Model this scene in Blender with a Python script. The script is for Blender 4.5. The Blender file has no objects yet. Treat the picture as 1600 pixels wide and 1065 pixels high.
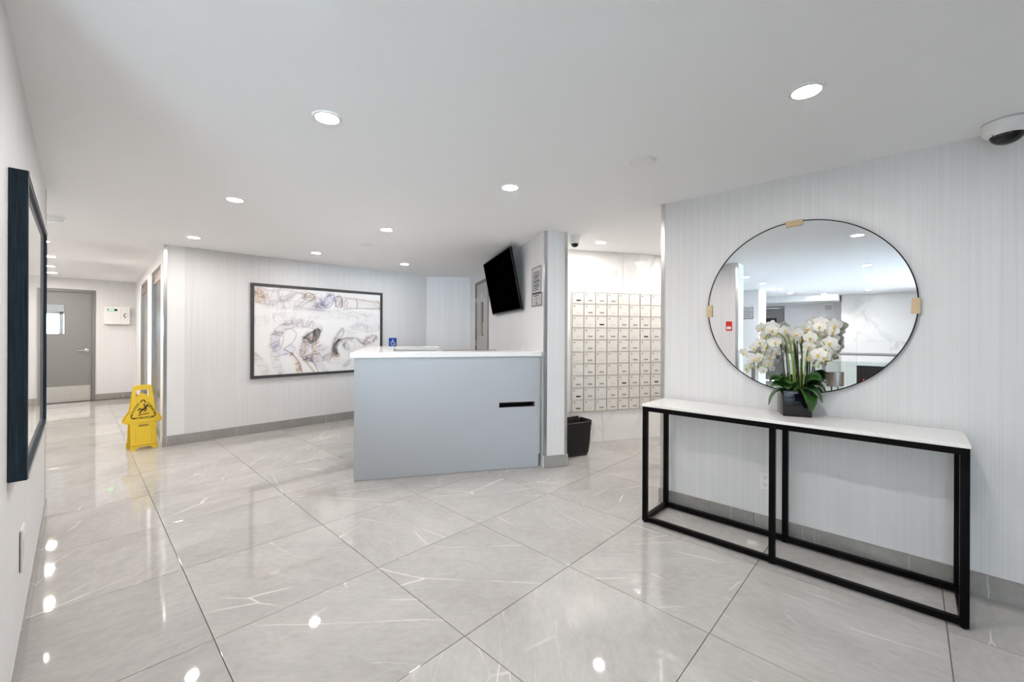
import bpy, bmesh, math, random
import numpy as np
from mathutils import Vector, Matrix, Euler
rnd = random.Random(7)
SC = bpy.context.scene
COL = SC.collection
PI = math.pi

# ------------------------------------------------------------------ camera
YAW, ROLL, H = .8073, .0041, 1.39
f_ = Vector((math.sin(YAW), math.cos(YAW), 0))
r0 = Vector((math.cos(YAW), -math.sin(YAW), 0)); u0 = Vector((0, 0, 1))
r_ = r0*math.cos(ROLL)+u0*math.sin(ROLL); u_ = -r0*math.sin(ROLL)+u0*math.cos(ROLL)
cd = bpy.data.cameras.new('camera'); cam = bpy.data.objects.new('camera', cd); COL.objects.link(cam)
cam.matrix_world = Matrix(((r_.x, u_.x, -f_.x, 0), (r_.y, u_.y, -f_.y, 0), (r_.z, u_.z, -f_.z, H), (0, 0, 0, 1)))
cd.sensor_width = 36; cd.lens = 650.58*36/1600; cd.shift_y = -11.24/1600; cd.clip_start = .02
SC.camera = cam

# ------------------------------------------------------------------ world, exposure
W = bpy.data.worlds.new('world'); SC.world = W; W.use_nodes = True
wb = W.node_tree.nodes['Background']
wb.inputs[0].default_value = (.73, .84, 1.03, 1); wb.inputs[1].default_value = 8.6
SC.view_settings.view_transform = 'Standard'; SC.view_settings.look = 'None'
SC.view_settings.gamma = 1; SC.view_settings.use_curve_mapping = False
SC.view_settings.exposure = 2.74
LAMP = 68.0            # radiance of the recessed lamps
LAMP_COL = (1, .955, .912)
cy = SC.cycles
cy.caustics_reflective = False; cy.caustics_refractive = False
cy.sample_clamp_indirect = 4.0; cy.max_bounces = 10; cy.diffuse_bounces = 6
cy.use_denoising = True
pl = bpy.data.lights.new('window_portal', 'AREA'); pl.shape = 'RECTANGLE'; pl.size = 2.8; pl.size_y = 2.3
po = bpy.data.objects.new('window_portal', pl); COL.objects.link(po)
po.location = (-4.3, -5.12, 1.25); po.rotation_euler = (PI/2, 0, PI)
pl.cycles.is_portal = True

# ------------------------------------------------------------------ helpers
class MB:
    def __init__(s): s.bm = bmesh.new()
    def box(s, lo, hi, M=None, bevel=0):
        c = [(a+b)/2 for a, b in zip(lo, hi)]; d = [abs(b-a) for a, b in zip(lo, hi)]
        m = Matrix.Translation(c) @ Matrix.Diagonal((*d, 1))
        if M is not None: m = M @ m
        r = bmesh.ops.create_cube(s.bm, size=1, matrix=m)
        if bevel:
            es = {e for v in r['verts'] for e in v.link_edges}
            bmesh.ops.bevel(s.bm, geom=list(es), offset=bevel, segments=2, affect='EDGES', profile=.6)
        return s
    def prism(s, pts, z0, z1, M=None):
        M = M or Matrix()
        lo = [s.bm.verts.new(M @ Vector((x, y, z0))) for x, y in pts]
        hi = [s.bm.verts.new(M @ Vector((x, y, z1))) for x, y in pts]
        n = len(pts)
        s.bm.faces.new(lo[::-1]); s.bm.faces.new(hi)
        for i in range(n): s.bm.faces.new((lo[i], lo[(i+1) % n], hi[(i+1) % n], hi[i]))
        return s
    def tube(s, pts, r, seg=8, cap=True):
        pts = [Vector(p) for p in pts]; rs = r if isinstance(r, (list, tuple)) else [r]*len(pts)
        rings = []; ref = None
        for i, p in enumerate(pts):
            t = (pts[min(i+1, len(pts)-1)]-pts[max(i-1, 0)]).normalized()
            if ref is None: ref = t.orthogonal().normalized()
            ref = (ref-t*ref.dot(t)).normalized(); b = t.cross(ref)
            rings.append([s.bm.verts.new(p+(ref*math.cos(2*PI*k/seg)+b*math.sin(2*PI*k/seg))*rs[i]) for k in range(seg)])
        for A, B in zip(rings, rings[1:]):
            for k in range(seg): s.bm.faces.new((A[k], A[(k+1) % seg], B[(k+1) % seg], B[k]))
        if cap: s.bm.faces.new(rings[0][::-1]); s.bm.faces.new(rings[-1])
        return s
    def lathe(s, prof, seg=32, M=None, closed=False):
        M = M or Matrix(); rings = []
        for r, z in prof:
            if r < 1e-6: rings.append([s.bm.verts.new(M @ Vector((0, 0, z)))])
            else: rings.append([s.bm.verts.new(M @ Vector((r*math.cos(2*PI*k/seg), r*math.sin(2*PI*k/seg), z))) for k in range(seg)])
        pairs = list(zip(rings, rings[1:]))
        if closed: pairs.append((rings[-1], rings[0]))
        for A, B in pairs:
            for k in range(seg):
                k2 = (k+1) % seg
                if len(A) == 1 and len(B) > 1: s.bm.faces.new((A[0], B[k2], B[k]))
                elif len(B) == 1 and len(A) > 1: s.bm.faces.new((A[k], A[k2], B[0]))
                elif len(A) > 1: s.bm.faces.new((A[k], A[k2], B[k2], B[k]))
        return s
    def grid(s, P):          # P[i][j] points
        V = [[s.bm.verts.new(p) for p in row] for row in P]
        for i in range(len(V)-1):
            for j in range(len(V[0])-1): s.bm.faces.new((V[i][j], V[i+1][j], V[i+1][j+1], V[i][j+1]))
        return s
    def mesh(s, name, smooth=False, recalc=True):
        if recalc: bmesh.ops.recalc_face_normals(s.bm, faces=s.bm.faces)
        me = bpy.data.meshes.new(name); s.bm.to_mesh(me); s.bm.free()
        if smooth:
            me.polygons.foreach_set('use_smooth', [True]*len(me.polygons))
            try: me.set_sharp_from_angle(angle=math.radians(40))
            except Exception: pass
        return me
    def build(s, name, m, parent=None, smooth=False, recalc=True):
        me = s.mesh(name, smooth, recalc); me.materials.append(m)
        return put(name, me, parent)
def put(name, me, parent=None):
    o = bpy.data.objects.new(name, me); COL.objects.link(o)
    if parent is not None: o.parent = parent
    return o
def local(o, M): o.matrix_local = M; return o
def tag(o, label=None, cat=None, group=None, kind=None):
    if label: o['label'] = label
    if cat: o['category'] = cat
    if group: o['group'] = group
    if kind: o['kind'] = kind
    return o
def thing(name, label, cat, loc=(0, 0, 0), rz=0, group=None, M=None):
    o = bpy.data.objects.new(name, None); COL.objects.link(o); o.empty_display_size = .05
    if M is not None: o.matrix_world = M
    else: o.location = loc; o.rotation_euler = (0, 0, rz)
    return tag(o, label, cat, group)
def struct(name, mb, m, label=None, parent=None, smooth=False):
    o = mb.build(name, m, parent, smooth)
    if parent is None: o['kind'] = 'structure'
    if label: o['label'] = label
    return o
def frame2(P, Q):            # local x from P to Q, y to the left of it, z up, origin P
    d = Vector((Q[0]-P[0], Q[1]-P[1], 0)); L = d.length; d.normalize(); n = Vector((-d.y, d.x, 0))
    return Matrix(((d.x, n.x, 0, P[0]), (d.y, n.y, 0, P[1]), (0, 0, 1, 0), (0, 0, 0, 1))), L
def copy_tree(o, parent=None):
    c = o.copy(); COL.objects.link(c)
    if parent is not None: c.parent = parent
    for ch in list(o.children): copy_tree(ch, c)
    return c

# ------------------------------------------------------------------ materials
class NT:
    def __init__(s, name):
        s.m = bpy.data.materials.new(name); s.m.use_nodes = True; s.t = s.m.node_tree
        s.b = s.t.nodes['Principled BSDF']
    def n(s, typ, **kw):
        nd = s.t.nodes.new(typ)
        for k, v in kw.items():
            if k.startswith('i_'):
                key = k[2:]; nd.inputs[int(key) if key.isdigit() else key].default_value = v
            else: setattr(nd, k, v)
        return nd
    def l(s, a, b): s.t.links.new(a, b)
    def math(s, op, a, b=None, c=None):
        nd = s.n('ShaderNodeMath', operation=op)
        for i, v in enumerate((a, b, c)):
            if v is None: continue
            if hasattr(v, 'is_output'): s.l(v, nd.inputs[i])
            else: nd.inputs[i].default_value = v
        return nd.outputs[0]
    def mix(s, fac, a, b):
        nd = s.n('ShaderNodeMix', data_type='RGBA')
        for i, v in ((0, fac), (6, a), (7, b)):
            if hasattr(v, 'is_output'): s.l(v, nd.inputs[i])
            else: nd.inputs[i].default_value = v if i == 0 else (*v, 1) if len(v) == 3 else v
        return nd.outputs[2]
    def ramp(s, fac, stops, interp='LINEAR'):
        nd = s.n('ShaderNodeValToRGB'); nd.color_ramp.interpolation = interp
        e = nd.color_ramp.elements
        while len(e) < len(stops): e.new(.5)
        for el, (p, c) in zip(e, stops): el.position = p; el.color = (c, c, c, 1) if not isinstance(c, tuple) else (*c, 1)
        s.l(fac, nd.inputs[0]); return nd.outputs[0]
    def coords(s, scale=(1, 1, 1), rot=(0, 0, 0), which='Object', loc=None):
        tc = s.n('ShaderNodeTexCoord'); mp = s.n('ShaderNodeMapping')
        mp.inputs['Scale'].default_value = scale; mp.inputs['Rotation'].default_value = rot
        s.l(tc.outputs[which], mp.inputs[0])
        if loc is not None: s.l(loc, mp.inputs['Location'])
        return mp.outputs[0]
    def noise(s, vec, scale, detail=3, rough=.5, dist=0, w=None):
        nd = s.n('ShaderNodeTexNoise'); nd.noise_dimensions = '4D' if w is not None else '3D'
        nd.inputs['Scale'].default_value = scale; nd.inputs['Detail'].default_value = detail
        nd.inputs['Roughness'].default_value = rough; nd.inputs['Distortion'].default_value = dist
        s.l(vec, nd.inputs['Vector'])
        if w is not None: s.l(w, nd.inputs['W'])
        return nd.outputs[0]
    def bump(s, h, strength, dist=.001):
        nd = s.n('ShaderNodeBump', i_Strength=strength, i_Distance=dist); s.l(h, nd.inputs['Height'])
        s.l(nd.outputs[0], s.b.inputs['Normal'])
    def base(s, v):
        if hasattr(v, 'is_output'): s.l(v, s.b.inputs['Base Color'])
        else: s.b.inputs['Base Color'].default_value = (*v, 1)
    def set(s, **kw):
        for k, v in kw.items():
            k = k.replace('_', ' ')
            if hasattr(v, 'is_output'): s.l(v, s.b.inputs[k])
            else: s.b.inputs[k].default_value = v
        return s
def plain(name, col, rough=.5, metal=0, var=.04, scale=30, **kw):
    t = NT(name); v = t.noise(t.coords(), scale, 3)
    c2 = tuple(max(0, x*(1-var*2)) for x in col); c1 = tuple(min(1, x*(1+var)) for x in col)
    t.base(t.mix(v, c2, c1)); t.set(Roughness=rough, Metallic=metal, **kw)
    return t.m
def emit(name, col, strength):
    t = NT(name); t.base((.8, .8, .8)); t.set(Emission_Color=(*col, 1), Emission_Strength=strength); return t.m

def mat_paint(name, col):
    t = NT(name); v = t.noise(t.coords(), 1.3, 2); t.base(t.mix(v, tuple(x*.985 for x in col), col)); t.set(Roughness=.75)
    t.bump(t.noise(t.coords(), 220, 2), .04); return t.m
def mat_wallpaper():
    t = NT('wallpaper_fabric_vinyl')
    a = t.noise(t.coords((170, 170, .8)), 1, 3, .65)
    b = t.noise(t.coords((6, 6, 240)), 1, 2, .5)
    c = t.noise(t.coords((38, 38, .4)), 1, 2, .5)
    s = t.math('ADD', t.math('MULTIPLY', a, .55), t.math('ADD', t.math('MULTIPLY', b, .15), t.math('MULTIPLY', c, .3)))
    f = t.ramp(s, [(.36, 0), (.64, 1)])
    t.base(t.mix(f, (.68, .675, .68), (.765, .76, .76))); t.set(Roughness=.55)
    t.bump(s, .25, .0012); return t.m
def vein(t, vec, scale, w, width, warp=.6, stretch=None):
    n1 = t.noise(vec, scale, 4, .55, warp, w)
    return t.math('SUBTRACT', 1, t.math('MINIMUM', t.math('DIVIDE', t.math('ABSOLUTE', t.math('SUBTRACT', n1, .5)), width), 1))
def mat_floor_tile(name, k=1.0, sc=1.0, rough=.07):
    t = NT(name); oi = t.n('ShaderNodeObjectInfo'); r = oi.outputs['Random']
    w = t.math('MULTIPLY', r, 90)
    rot = t.n('ShaderNodeVectorRotate', rotation_type='Z_AXIS'); tc = t.n('ShaderNodeTexCoord')
    t.l(tc.outputs['Object'], rot.inputs['Vector']); t.l(t.math('MULTIPLY', t.math('FLOOR', t.math('MULTIPLY', r, 7.99)), PI/4), rot.inputs['Angle'])
    mp = t.n('ShaderNodeMapping'); mp.inputs['Scale'].default_value = (sc*.8, sc*1.6, sc*1.2); t.l(rot.outputs[0], mp.inputs[0]); v = mp.outputs[0]
    base = t.noise(v, 1.6, 5, .6, .4, w); fine = t.noise(v, 22, 4, .65, .2, w)
    cloud = t.math('ADD', t.math('MULTIPLY', base, .62), t.math('MULTIPLY', fine, .38))
    col = t.mix(t.ramp(cloud, [(.30, 0), (.68, 1)]), (.385*k, .370*k, .352*k), (.560*k, .545*k, .522*k))
    tone = t.math('ADD', .95, t.math('MULTIPLY', r, .08))
    m = t.n('ShaderNodeMix', data_type='RGBA', blend_type='MULTIPLY'); m.inputs[0].default_value = 1; t.l(col, m.inputs[6])
    cc = t.n('ShaderNodeCombineXYZ'); [t.l(tone, cc.inputs[i]) for i in range(3)]; t.l(cc.outputs[0], m.inputs[7]); col = m.outputs[2]
    offs = t.n('ShaderNodeVectorMath', operation='ADD'); wc = t.n('ShaderNodeCombineXYZ'); t.l(w, wc.inputs[0]); t.l(t.math('MULTIPLY', w, 1.7), wc.inputs[1])
    wn = t.n('ShaderNodeTexNoise'); wn.inputs['Scale'].default_value = 3.5*sc; wn.inputs['Detail'].default_value = 4; wv = t.n('ShaderNodeVectorMath', operation='MULTIPLY_ADD')
    t.l(rot.outputs[0], wn.inputs['Vector']); t.l(wn.outputs['Color'], wv.inputs[0]); wv.inputs[1].default_value = (.05/sc, .05/sc, 0); t.l(rot.outputs[0], wv.inputs[2])
    def family(angle, sx, sy, off, width, lo, hi):
        m = t.n('ShaderNodeMapping'); m.inputs['Rotation'].default_value = (0, 0, angle); m.inputs['Scale'].default_value = (sx*sc, sy*sc, 0)
        t.l(wv.outputs[0], m.inputs[0]); ad = t.n('ShaderNodeVectorMath', operation='ADD'); t.l(m.outputs[0], ad.inputs[0]); t.l(wc.outputs[0], ad.inputs[1])
        vo = t.n('ShaderNodeTexVoronoi', feature='DISTANCE_TO_EDGE', voronoi_dimensions='2D'); vo.inputs['Scale'].default_value = 1; t.l(ad.outputs[0], vo.inputs['Vector'])
        ln = t.math('SUBTRACT', 1, t.math('MINIMUM', t.math('DIVIDE', vo.outputs[0], width), 1))
        bk = t.ramp(t.noise(rot.outputs[0], 2.2*sc, 2, .5, 0, t.math('ADD', w, off+11)), [(lo, 0), (hi, 1)])
        return t.math('MULTIPLY', ln, bk)
    v1 = t.math('MAXIMUM', family(.55, .55, 2.6, 5, .010, .50, .60), family(-.7, .7, 2.2, 23, .008, .54, .62))
    v2 = t.math('MAXIMUM', family(.45, .9, 7.0, 47, .020, .54, .70), family(.75, 1.2, 5.0, 61, .016, .56, .70))
    vv = t.math('MINIMUM', t.math('ADD', t.math('MULTIPLY', v1, .85), t.math('MULTIPLY', v2, .38)), 1)
    t.base(t.mix(vv, col, (.80*min(k, 1)+.03, .78*min(k, 1)+.03, .74*min(k, 1)+.03)))
    t.set(Roughness=t.math('ADD', rough, t.math('MULTIPLY', fine, .025)), IOR=1.5); return t.m
def mat_marble(name, rough=.06):
    t = NT(name); oi = t.n('ShaderNodeObjectInfo'); w = t.math('MULTIPLY', oi.outputs['Random'], 60)
    v = t.coords((1, 1, 1.0), (.2, .5, .35))
    soft = t.ramp(t.noise(v, 1.2, 5, .6, .5, w), [(.45, 0), (.9, 1)])
    v1 = vein(t, v, .55, w, .028, 1.0); v2 = vein(t, v, 1.3, t.math('ADD', w, 9), .012, 1.6)
    brk = t.ramp(t.noise(v, 1.0, 2, .5, 0, t.math('ADD', w, 3)), [(.42, 0), (.66, 1)])
    g = t.math('MINIMUM', t.math('ADD', t.math('MULTIPLY', t.math('MULTIPLY', v1, brk), .40), t.math('MULTIPLY', t.math('MULTIPLY', v2, brk), .2)), 1)
    t.base(t.mix(g, t.mix(soft, (.86, .85, .83), (.80, .79, .78)), (.42, .40, .39))); t.set(Roughness=rough); return t.m
def mat_steel(name='brushed_steel', rough=.22, col=(.66, .66, .66)):
    t = NT(name); a = t.noise(t.coords((300, 300, 2)), 1, 2)
    t.base(t.mix(a, tuple(c*.88 for c in col), col)); t.set(Metallic=1.0, Roughness=t.math('ADD', rough-.06, t.math('MULTIPLY', a, .12))); return t.m
def mat_glass(name, tint=(.93, .97, .95), fac=.08):
    t = NT(name); t.t.nodes.remove(t.b)
    out = t.t.nodes['Material Output']; tr = t.n('ShaderNodeBsdfTransparent'); tr.inputs[0].default_value = (*tint, 1)
    gl = t.n('ShaderNodeBsdfGlossy'); gl.inputs['Roughness'].default_value = .01
    fr = t.n('ShaderNodeFresnel'); fr.inputs[0].default_value = 1.45
    mx = t.n('ShaderNodeMixShader'); t.l(fr.outputs[0], mx.inputs[0]); t.l(tr.outputs[0], mx.inputs[1]); t.l(gl.outputs[0], mx.inputs[2])
    t.l(mx.outputs[0], out.inputs[0]); return t.m

M_ceil = mat_paint('ceiling_paint', (.92, .92, .925))
M_white = mat_paint('white_paint', (.80, .80, .80))
M_wall = mat_wallpaper()
M_tile = mat_floor_tile('floor_porcelain', .95, 1.0, .022)
M_btile = mat_floor_tile('baseboard_porcelain', .66, 1.2, .06)
M_grout = plain('grout', (.20, .18, .16), .8)
M_caulk = plain('caulk', (.62, .60, .58), .7)
M_marble = mat_marble('white_marble')
M_slab = mat_marble('tabletop_marble', .12)
M_steel = mat_steel(); M_elev = mat_steel('elevator_steel', .20, (.36, .365, .385))
M_chrome = mat_steel('polished_steel', .12, (.78, .78, .78))
M_desk = plain('desk_laminate', (.43, .455, .485), .45, 0, .01, 2)
M_quartz = plain('white_quartz', (.82, .82, .81), .15, 0, .02, 60)
M_black = plain('black_metal', (.0025, .0025, .003), .38, 0, .2, 60, Specular_IOR_Level=.10)
M_frame = plain('dark_grey_frame', (.055, .055, .060), .4, 0, .1, 40)
def mat_navy():
    t = NT('navy_grained_wood'); a = t.noise(t.coords((160, 160, 5)), 1, 4, .7)
    t.base(t.mix(t.ramp(a, [(.35, 0), (.65, 1)]), (.008, .016, .025), (.022, .042, .062))); t.set(Roughness=.5, Specular_IOR_Level=.2); t.bump(a, .4, .001); return t.m
M_navy = mat_navy()
M_mail = plain('mailbox_aluminium', (.80, .78, .74), .30, .25, .03, 8)
M_mailframe = plain('mailbox_frame_aluminium', (.40, .38, .35), .4, .3, .03, 8)
M_bplast = plain('black_plastic', (.004, .004, .005), .3, Specular_IOR_Level=.2)
M_bag = plain('black_bin_liner', (.010, .010, .010), .30, 0, .2, 12, Specular_IOR_Level=.35)
M_binp = plain('dark_grey_bin_plastic', (.035, .037, .036), .4)
M_screen = plain('tv_glass', (.0004, .0004, .0005), .10, 0, .0, Specular_IOR_Level=0.0)
M_dome = plain('dome_glass', (.002, .002, .003), .05, 0, .0)
M_wplast = plain('white_plastic', (.80, .80, .79), .35, 0, .01)
M_mirror = plain('mirror_silver', (.90, .91, .92), 0.0, 1, 0)
M_wood = plain('pale_wood', (.62, .47, .28), .55, 0, .12, 40)
M_slotw = plain('raw_particle_board', (.42, .22, .10), .7, 0, .2, 80)
M_yel = plain('yellow_plastic', (.80, .56, .035), .38, 0, .03)
M_ink = plain('sign_black_ink', (.035, .015, .008), .6)
M_door = plain('taupe_door_paint', (.24, .235, .23), .45, 0, .02)
M_dframe = plain('door_frame_paint', (.20, .198, .195), .45, 0, .02)
M_blue = plain('accessible_blue', (.006, .07, .42), .45)
M_bronze = plain('bronze_plate', (.07, .06, .05), .4, .3)
M_red = plain('alarm_red', (.62, .012, .012), .35)
M_grey_sign = plain('silver_notice', (.50, .50, .50), .35, .3, .02)
M_signtxt = plain('notice_print', (.06, .06, .065), .6)
M_leaf = plain('orchid_leaf', (.030, .115, .016), .28, 0, .35, 14)
M_leafb = plain('orchid_leaf_underside', (.11, .19, .07), .4, 0, .2, 14)
M_stem = plain('orchid_stem', (.20, .30, .06), .5, 0, .2)
M_stick = plain('dark_stake', (.018, .016, .012), .5)
def mat_petal():
    t = NT('orchid_petal'); v = t.noise(t.coords(), 40, 2); c = t.mix(v, (.94, .925, .88), (.97, .965, .935)); t.base(c); t.set(Roughness=.55)
    tr = t.n('ShaderNodeBsdfTranslucent'); t.l(c, tr.inputs[0]); mx = t.n('ShaderNodeMixShader', i_0=.28)
    out = t.t.nodes['Material Output']; t.l(t.b.outputs[0], mx.inputs[1]); t.l(tr.outputs[0], mx.inputs[2]); t.l(mx.outputs[0], out.inputs[0]); return t.m
M_petal = mat_petal()
M_lip = plain('orchid_lip', (.80, .62, .22), .5, 0, .2, 60)
M_bud = plain('orchid_bud', (.48, .52, .28), .5, 0, .2, 60)
M_moss = plain('moss', (.05, .055, .025), .9, 0, .4, 50)
M_lamp = emit('lamp_glow', LAMP_COL, LAMP); M_lamp_c = emit('corridor_lamp_glow', (1, .93, .86), LAMP*2.3); M_lamp_b = emit('dim_lamp_glow', LAMP_COL, LAMP*.8); M_lamp_m = emit('alcove_lamp_glow', (1, .95, .89), LAMP*1.05)
M_led = emit('green_display', (.05, .8, .15), 1.2)
M_flame = emit('flame_glow', (1, .10, .05), 2.5)
M_glass = mat_glass('clear_glass'); M_gglass = mat_glass('railing_glass', (.90, .95, .93))
M_winglass = mat_glass('tinted_door_glass', (.75, .76, .76))
def mat_pot():
    t = NT('black_blue_glaze'); t.base((.003, .003, .006)); t.set(Roughness=.03, IOR=1.5)
    lw = t.n('ShaderNodeLayerWeight'); lw.inputs[0].default_value = .35
    return t.m
M_pot = mat_pot()
def mat_print(name):
    t = NT(name); a = t.n('ShaderNodeAttribute', attribute_name='ink'); t.base(a.outputs['Color'])
    t.set(Roughness=.35, Coat_Weight=1.0, Coat_Roughness=.02); return t.m
M_print = mat_print('ink_art_print')

# ------------------------------------------------------------------ room
Z = 2.46
XR, XL, YB = 3.342, -.165, 6.555
# floor: grout bed with tiles laid on it
fl = struct('floor', MB().box((-8.3, -5.2, -.08), (6.6, 12.2, -.006)), M_grout)
T = .803; GX, GY = 1.237, 2.279
tile_me = MB().box((-T/2+.0018, -T/2+.0018, -.016), (T/2-.0018, T/2-.0018, 0), None, .0012).mesh('tile'); tile_me.materials.append(M_tile)
def near(cx, cy):
    if -1.3 < cx < 1.2 and 4.3 < cy < 12.1: return True
    if -.9 < cx < 6.3 and -1.8 < cy < 7.0 and not (cx > 4.0 and (cy > 3.8 or cy < .4)): return True
    if -8.2 < cx < -.5 and -1.9 < cy < 3.2: return True
    return False
NTILE = 0
for i in range(-13, 9):
    for j in range(-10, 14):
        cx, cy = GX+T*(i+.5), GY+T*(j+.5)
        if near(cx, cy):
            o = put('tile', tile_me, fl); o.location = (cx, cy, 0); NTILE += 1
bm = MB()
bm.box((-8.3, -5.2, -.016), (6.6, -1.85, 0))
rest = bm.build('tile_field', M_tile, fl); rest['kind'] = 'stuff'
ce = struct('ceiling', MB().box((-8.3, -5.2, Z), (6.6, 12.2, Z+.1)), M_ceil)

def wall(name, P, Q, th, z0=0, z1=Z, m=None, side=1):
    """slab whose visible face runs P->Q; thickness goes to the left (side=1) of P->Q"""
    M, L = frame2(P, Q)
    return struct(name, MB().box((0, 0, z0), (L, th*side, z1), M), m or M_wall)
def baseboard(name, P, Q, side=-1, h=.125, th=.012, off=0.0, tl=.803):
    """row of tiles standing against the face P->Q; side=-1: tiles stand on the right of P->Q"""
    M, L = frame2(P, Q)
    b = struct(name, MB().box((0, 0, 0), (L, side*.003, h), M), M_caulk)
    x = 0; first = off or tl
    while x < L-.005:
        x2 = min(L, x+first); first = tl
        t = MB().box((0.0008, side*.003, .001), (x2-x-.0008, side*th, h-.001), None, .001).build('tile', M_btile, b)
        t.matrix_local = M @ Matrix.Translation((x, 0, 0)); x = x2
    return b
# corner guard: L-shaped steel angle at corner C, legs along a and b (unit vectors), 30 mm each
def guard(name, C, a, b, w=.028, t=.003, z0=.125, z1=Z):
    a = Vector(a).normalized(); b = Vector(b).normalized(); C = Vector(C)
    na, nb = -b, -a            # outward normals of the faces carrying the legs
    mb = MB()
    p = [C+na*t+nb*t, C+a*w+na*t, C+a*w, C, C+b*w, C+b*w+nb*t]
    mb.prism([(q.x, q.y) for q in p], z0, z1)
    o = mb.build(name, M_steel); o['kind'] = 'structure'
    return o

# right wall with the mirror
RY = 1.49
wall('wall_right', (XR, RY), (XR, -5.2), .16)
baseboard('baseboard_right', (XR, RY+.012), (XR, -5.1), -1, off=.70)
baseboard('baseboard_right_end', (XR+.16, RY), (XR-.0, RY), -1)
guard('trim_1', (XR, RY), (0, -1), (1, 0))
# left wall with the framed print
LY0, LY1 = 1.79, 4.72
wall('wall_left', (XL, LY0), (XL, LY1), .31)
baseboard('baseboard_left', (XL, LY0), (XL, LY1+.012), -1, off=.45)
guard('trim_2', (XL, LY1), (0, -1), (-1, 0))
guard('trim_3', (XL, LY0), (0, 1), (-1, 0))
# back wall with the large print, angled corner wall
wall('wall_back', (.73, YB), (4.53, YB), .15)
baseboard('baseboard_back', (.73-.012, YB), (4.53, YB), -1, off=.93)
guard('trim_4', (.73, YB), (1, 0), (0, 1))
wall('wall_back_corner', (4.53, YB), (5.19, 6.073), .15)
baseboard('baseboard_back_corner', (4.53, YB), (5.19, 6.073), -1)
# television wall (thick partition), its front end is the white pier
T0, T1 = Vector((3.353, 2.741)), Vector((5.19, 6.073)); tv_d = (T1-T0).normalized(); tv_n = Vector((tv_d.y, -tv_d.x))
PW = .255
Mtv, Ltv = frame2(T0, T1)      # x along the wall away from the viewer, +y towards the lobby
DS, DE, DT = 2.41, 3.28, 2.25     # door opening in the television wall
mb = MB()
mb.box((0, -PW, 0), (DS-.05, 0, Z), Mtv).box((DE+.05, -PW, 0), (Ltv+.05, 0, Z), Mtv).box((DS-.05, -PW, DT+.04), (DE+.05, 0, Z), Mtv)
struct('wall_television', mb, M_wall)
e = T0+tv_n*PW
baseboard('baseboard_pier', T0-Vector((0, 0)), e, -1)
baseboard('baseboard_pier_side', e-tv_d*.012, e+tv_d*.9, -1)
a3 = (tv_d.x, tv_d.y, 0); n3 = (tv_n.x, tv_n.y, 0)
guard('trim_5', (T0.x, T0.y, 0), n3, a3)
guard('trim_6', (e.x, e.y, 0), tuple(-x for x in n3), a3)
# mail alcove
MP, MQ = Vector((3.93, 3.353)), Vector((6.25, 2.045))
Mm, Lm = frame2(MP, MQ)
MS, ME, MZ0, MZ1 = .470, 1.790, .40, 1.925        # bank of mailboxes along the wall
wm = wall('wall_mail', MP, MQ, .12, m=M_caulk)
for (x0, x1, z0, z1) in ((0, 1.21, MZ1, Z), (1.212, Lm, MZ1, Z), (0, .92, 0, MZ0), (.922, 1.95, 0, MZ0), (1.952, Lm, 0, MZ0), (0, MS, MZ0, MZ1), (ME, Lm, MZ0, MZ1)):
    p = MB().box((x0+.001, -.02, z0+.0008), (x1-.001, 0, z1-.0008), None, .0006).build('panel', M_marble, wm); p.matrix_local = Mm
wall('wall_mail_side', (6.25, 2.045), (6.25, RY-.3), .1)
wall('wall_mail_return', (6.25, RY-.2), (XR+.16, RY-.2), .1)
# elevator corridor
EP, EQ = Vector((.73, YB)), Vector((.872, 12.0))
Me, Le = frame2(EP, EQ)        # x along the corridor, -y is the wall's inside
wins = ((.36, 1.66), (2.36, 3.95)); EH = 2.27
mb = MB(); x = 0
for a, b in wins: mb.box((x, -.2, 0), (a, 0, Z), Me); mb.box((a, -.2, EH), (b, 0, Z), Me); x = b
mb.box((x, -.2, 0), (Le, 0, Z), Me)
struct('wall_elevator', mb, M_white)
M_taupe = plain('brushed_bronze_panel', (.30, .22, .19), .35, .6, .05)
for k, (a, b) in enumerate(wins):
    d = thing('elevator_door', ('brushed steel elevator door in the white corridor wall, nearest the steel corner guard',
              'brushed steel elevator door in the white corridor wall, farther one towards the grey exit door')[k], 'elevator door', M=Me @ Matrix.Translation((a, 0, 0)), group='elevator doors')
    w = b-a
    for s in range(2): local(MB().box((.06+s*(w-.12)/2+.002, -.06, .01), (.06+(s+1)*(w-.12)/2-.002, -.03, 2.10), None, .002).build('door_leaf', M_elev, d), Matrix())
    local(MB().box((.06, -.06, 2.105), (w-.06, -.025, EH-.001)).build('transom_panel', M_taupe, d), Matrix())
    for x0 in (.001, w-.06): local(MB().box((x0, -.07, .002), (x0+.059, .004, EH-.002), None, .002).build('jamb', M_steel, d), Matrix())
    local(MB().box((0.062, -.06, .001), (w-.062, 0, .008)).build('threshold', M_steel, d), Matrix())
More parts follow.
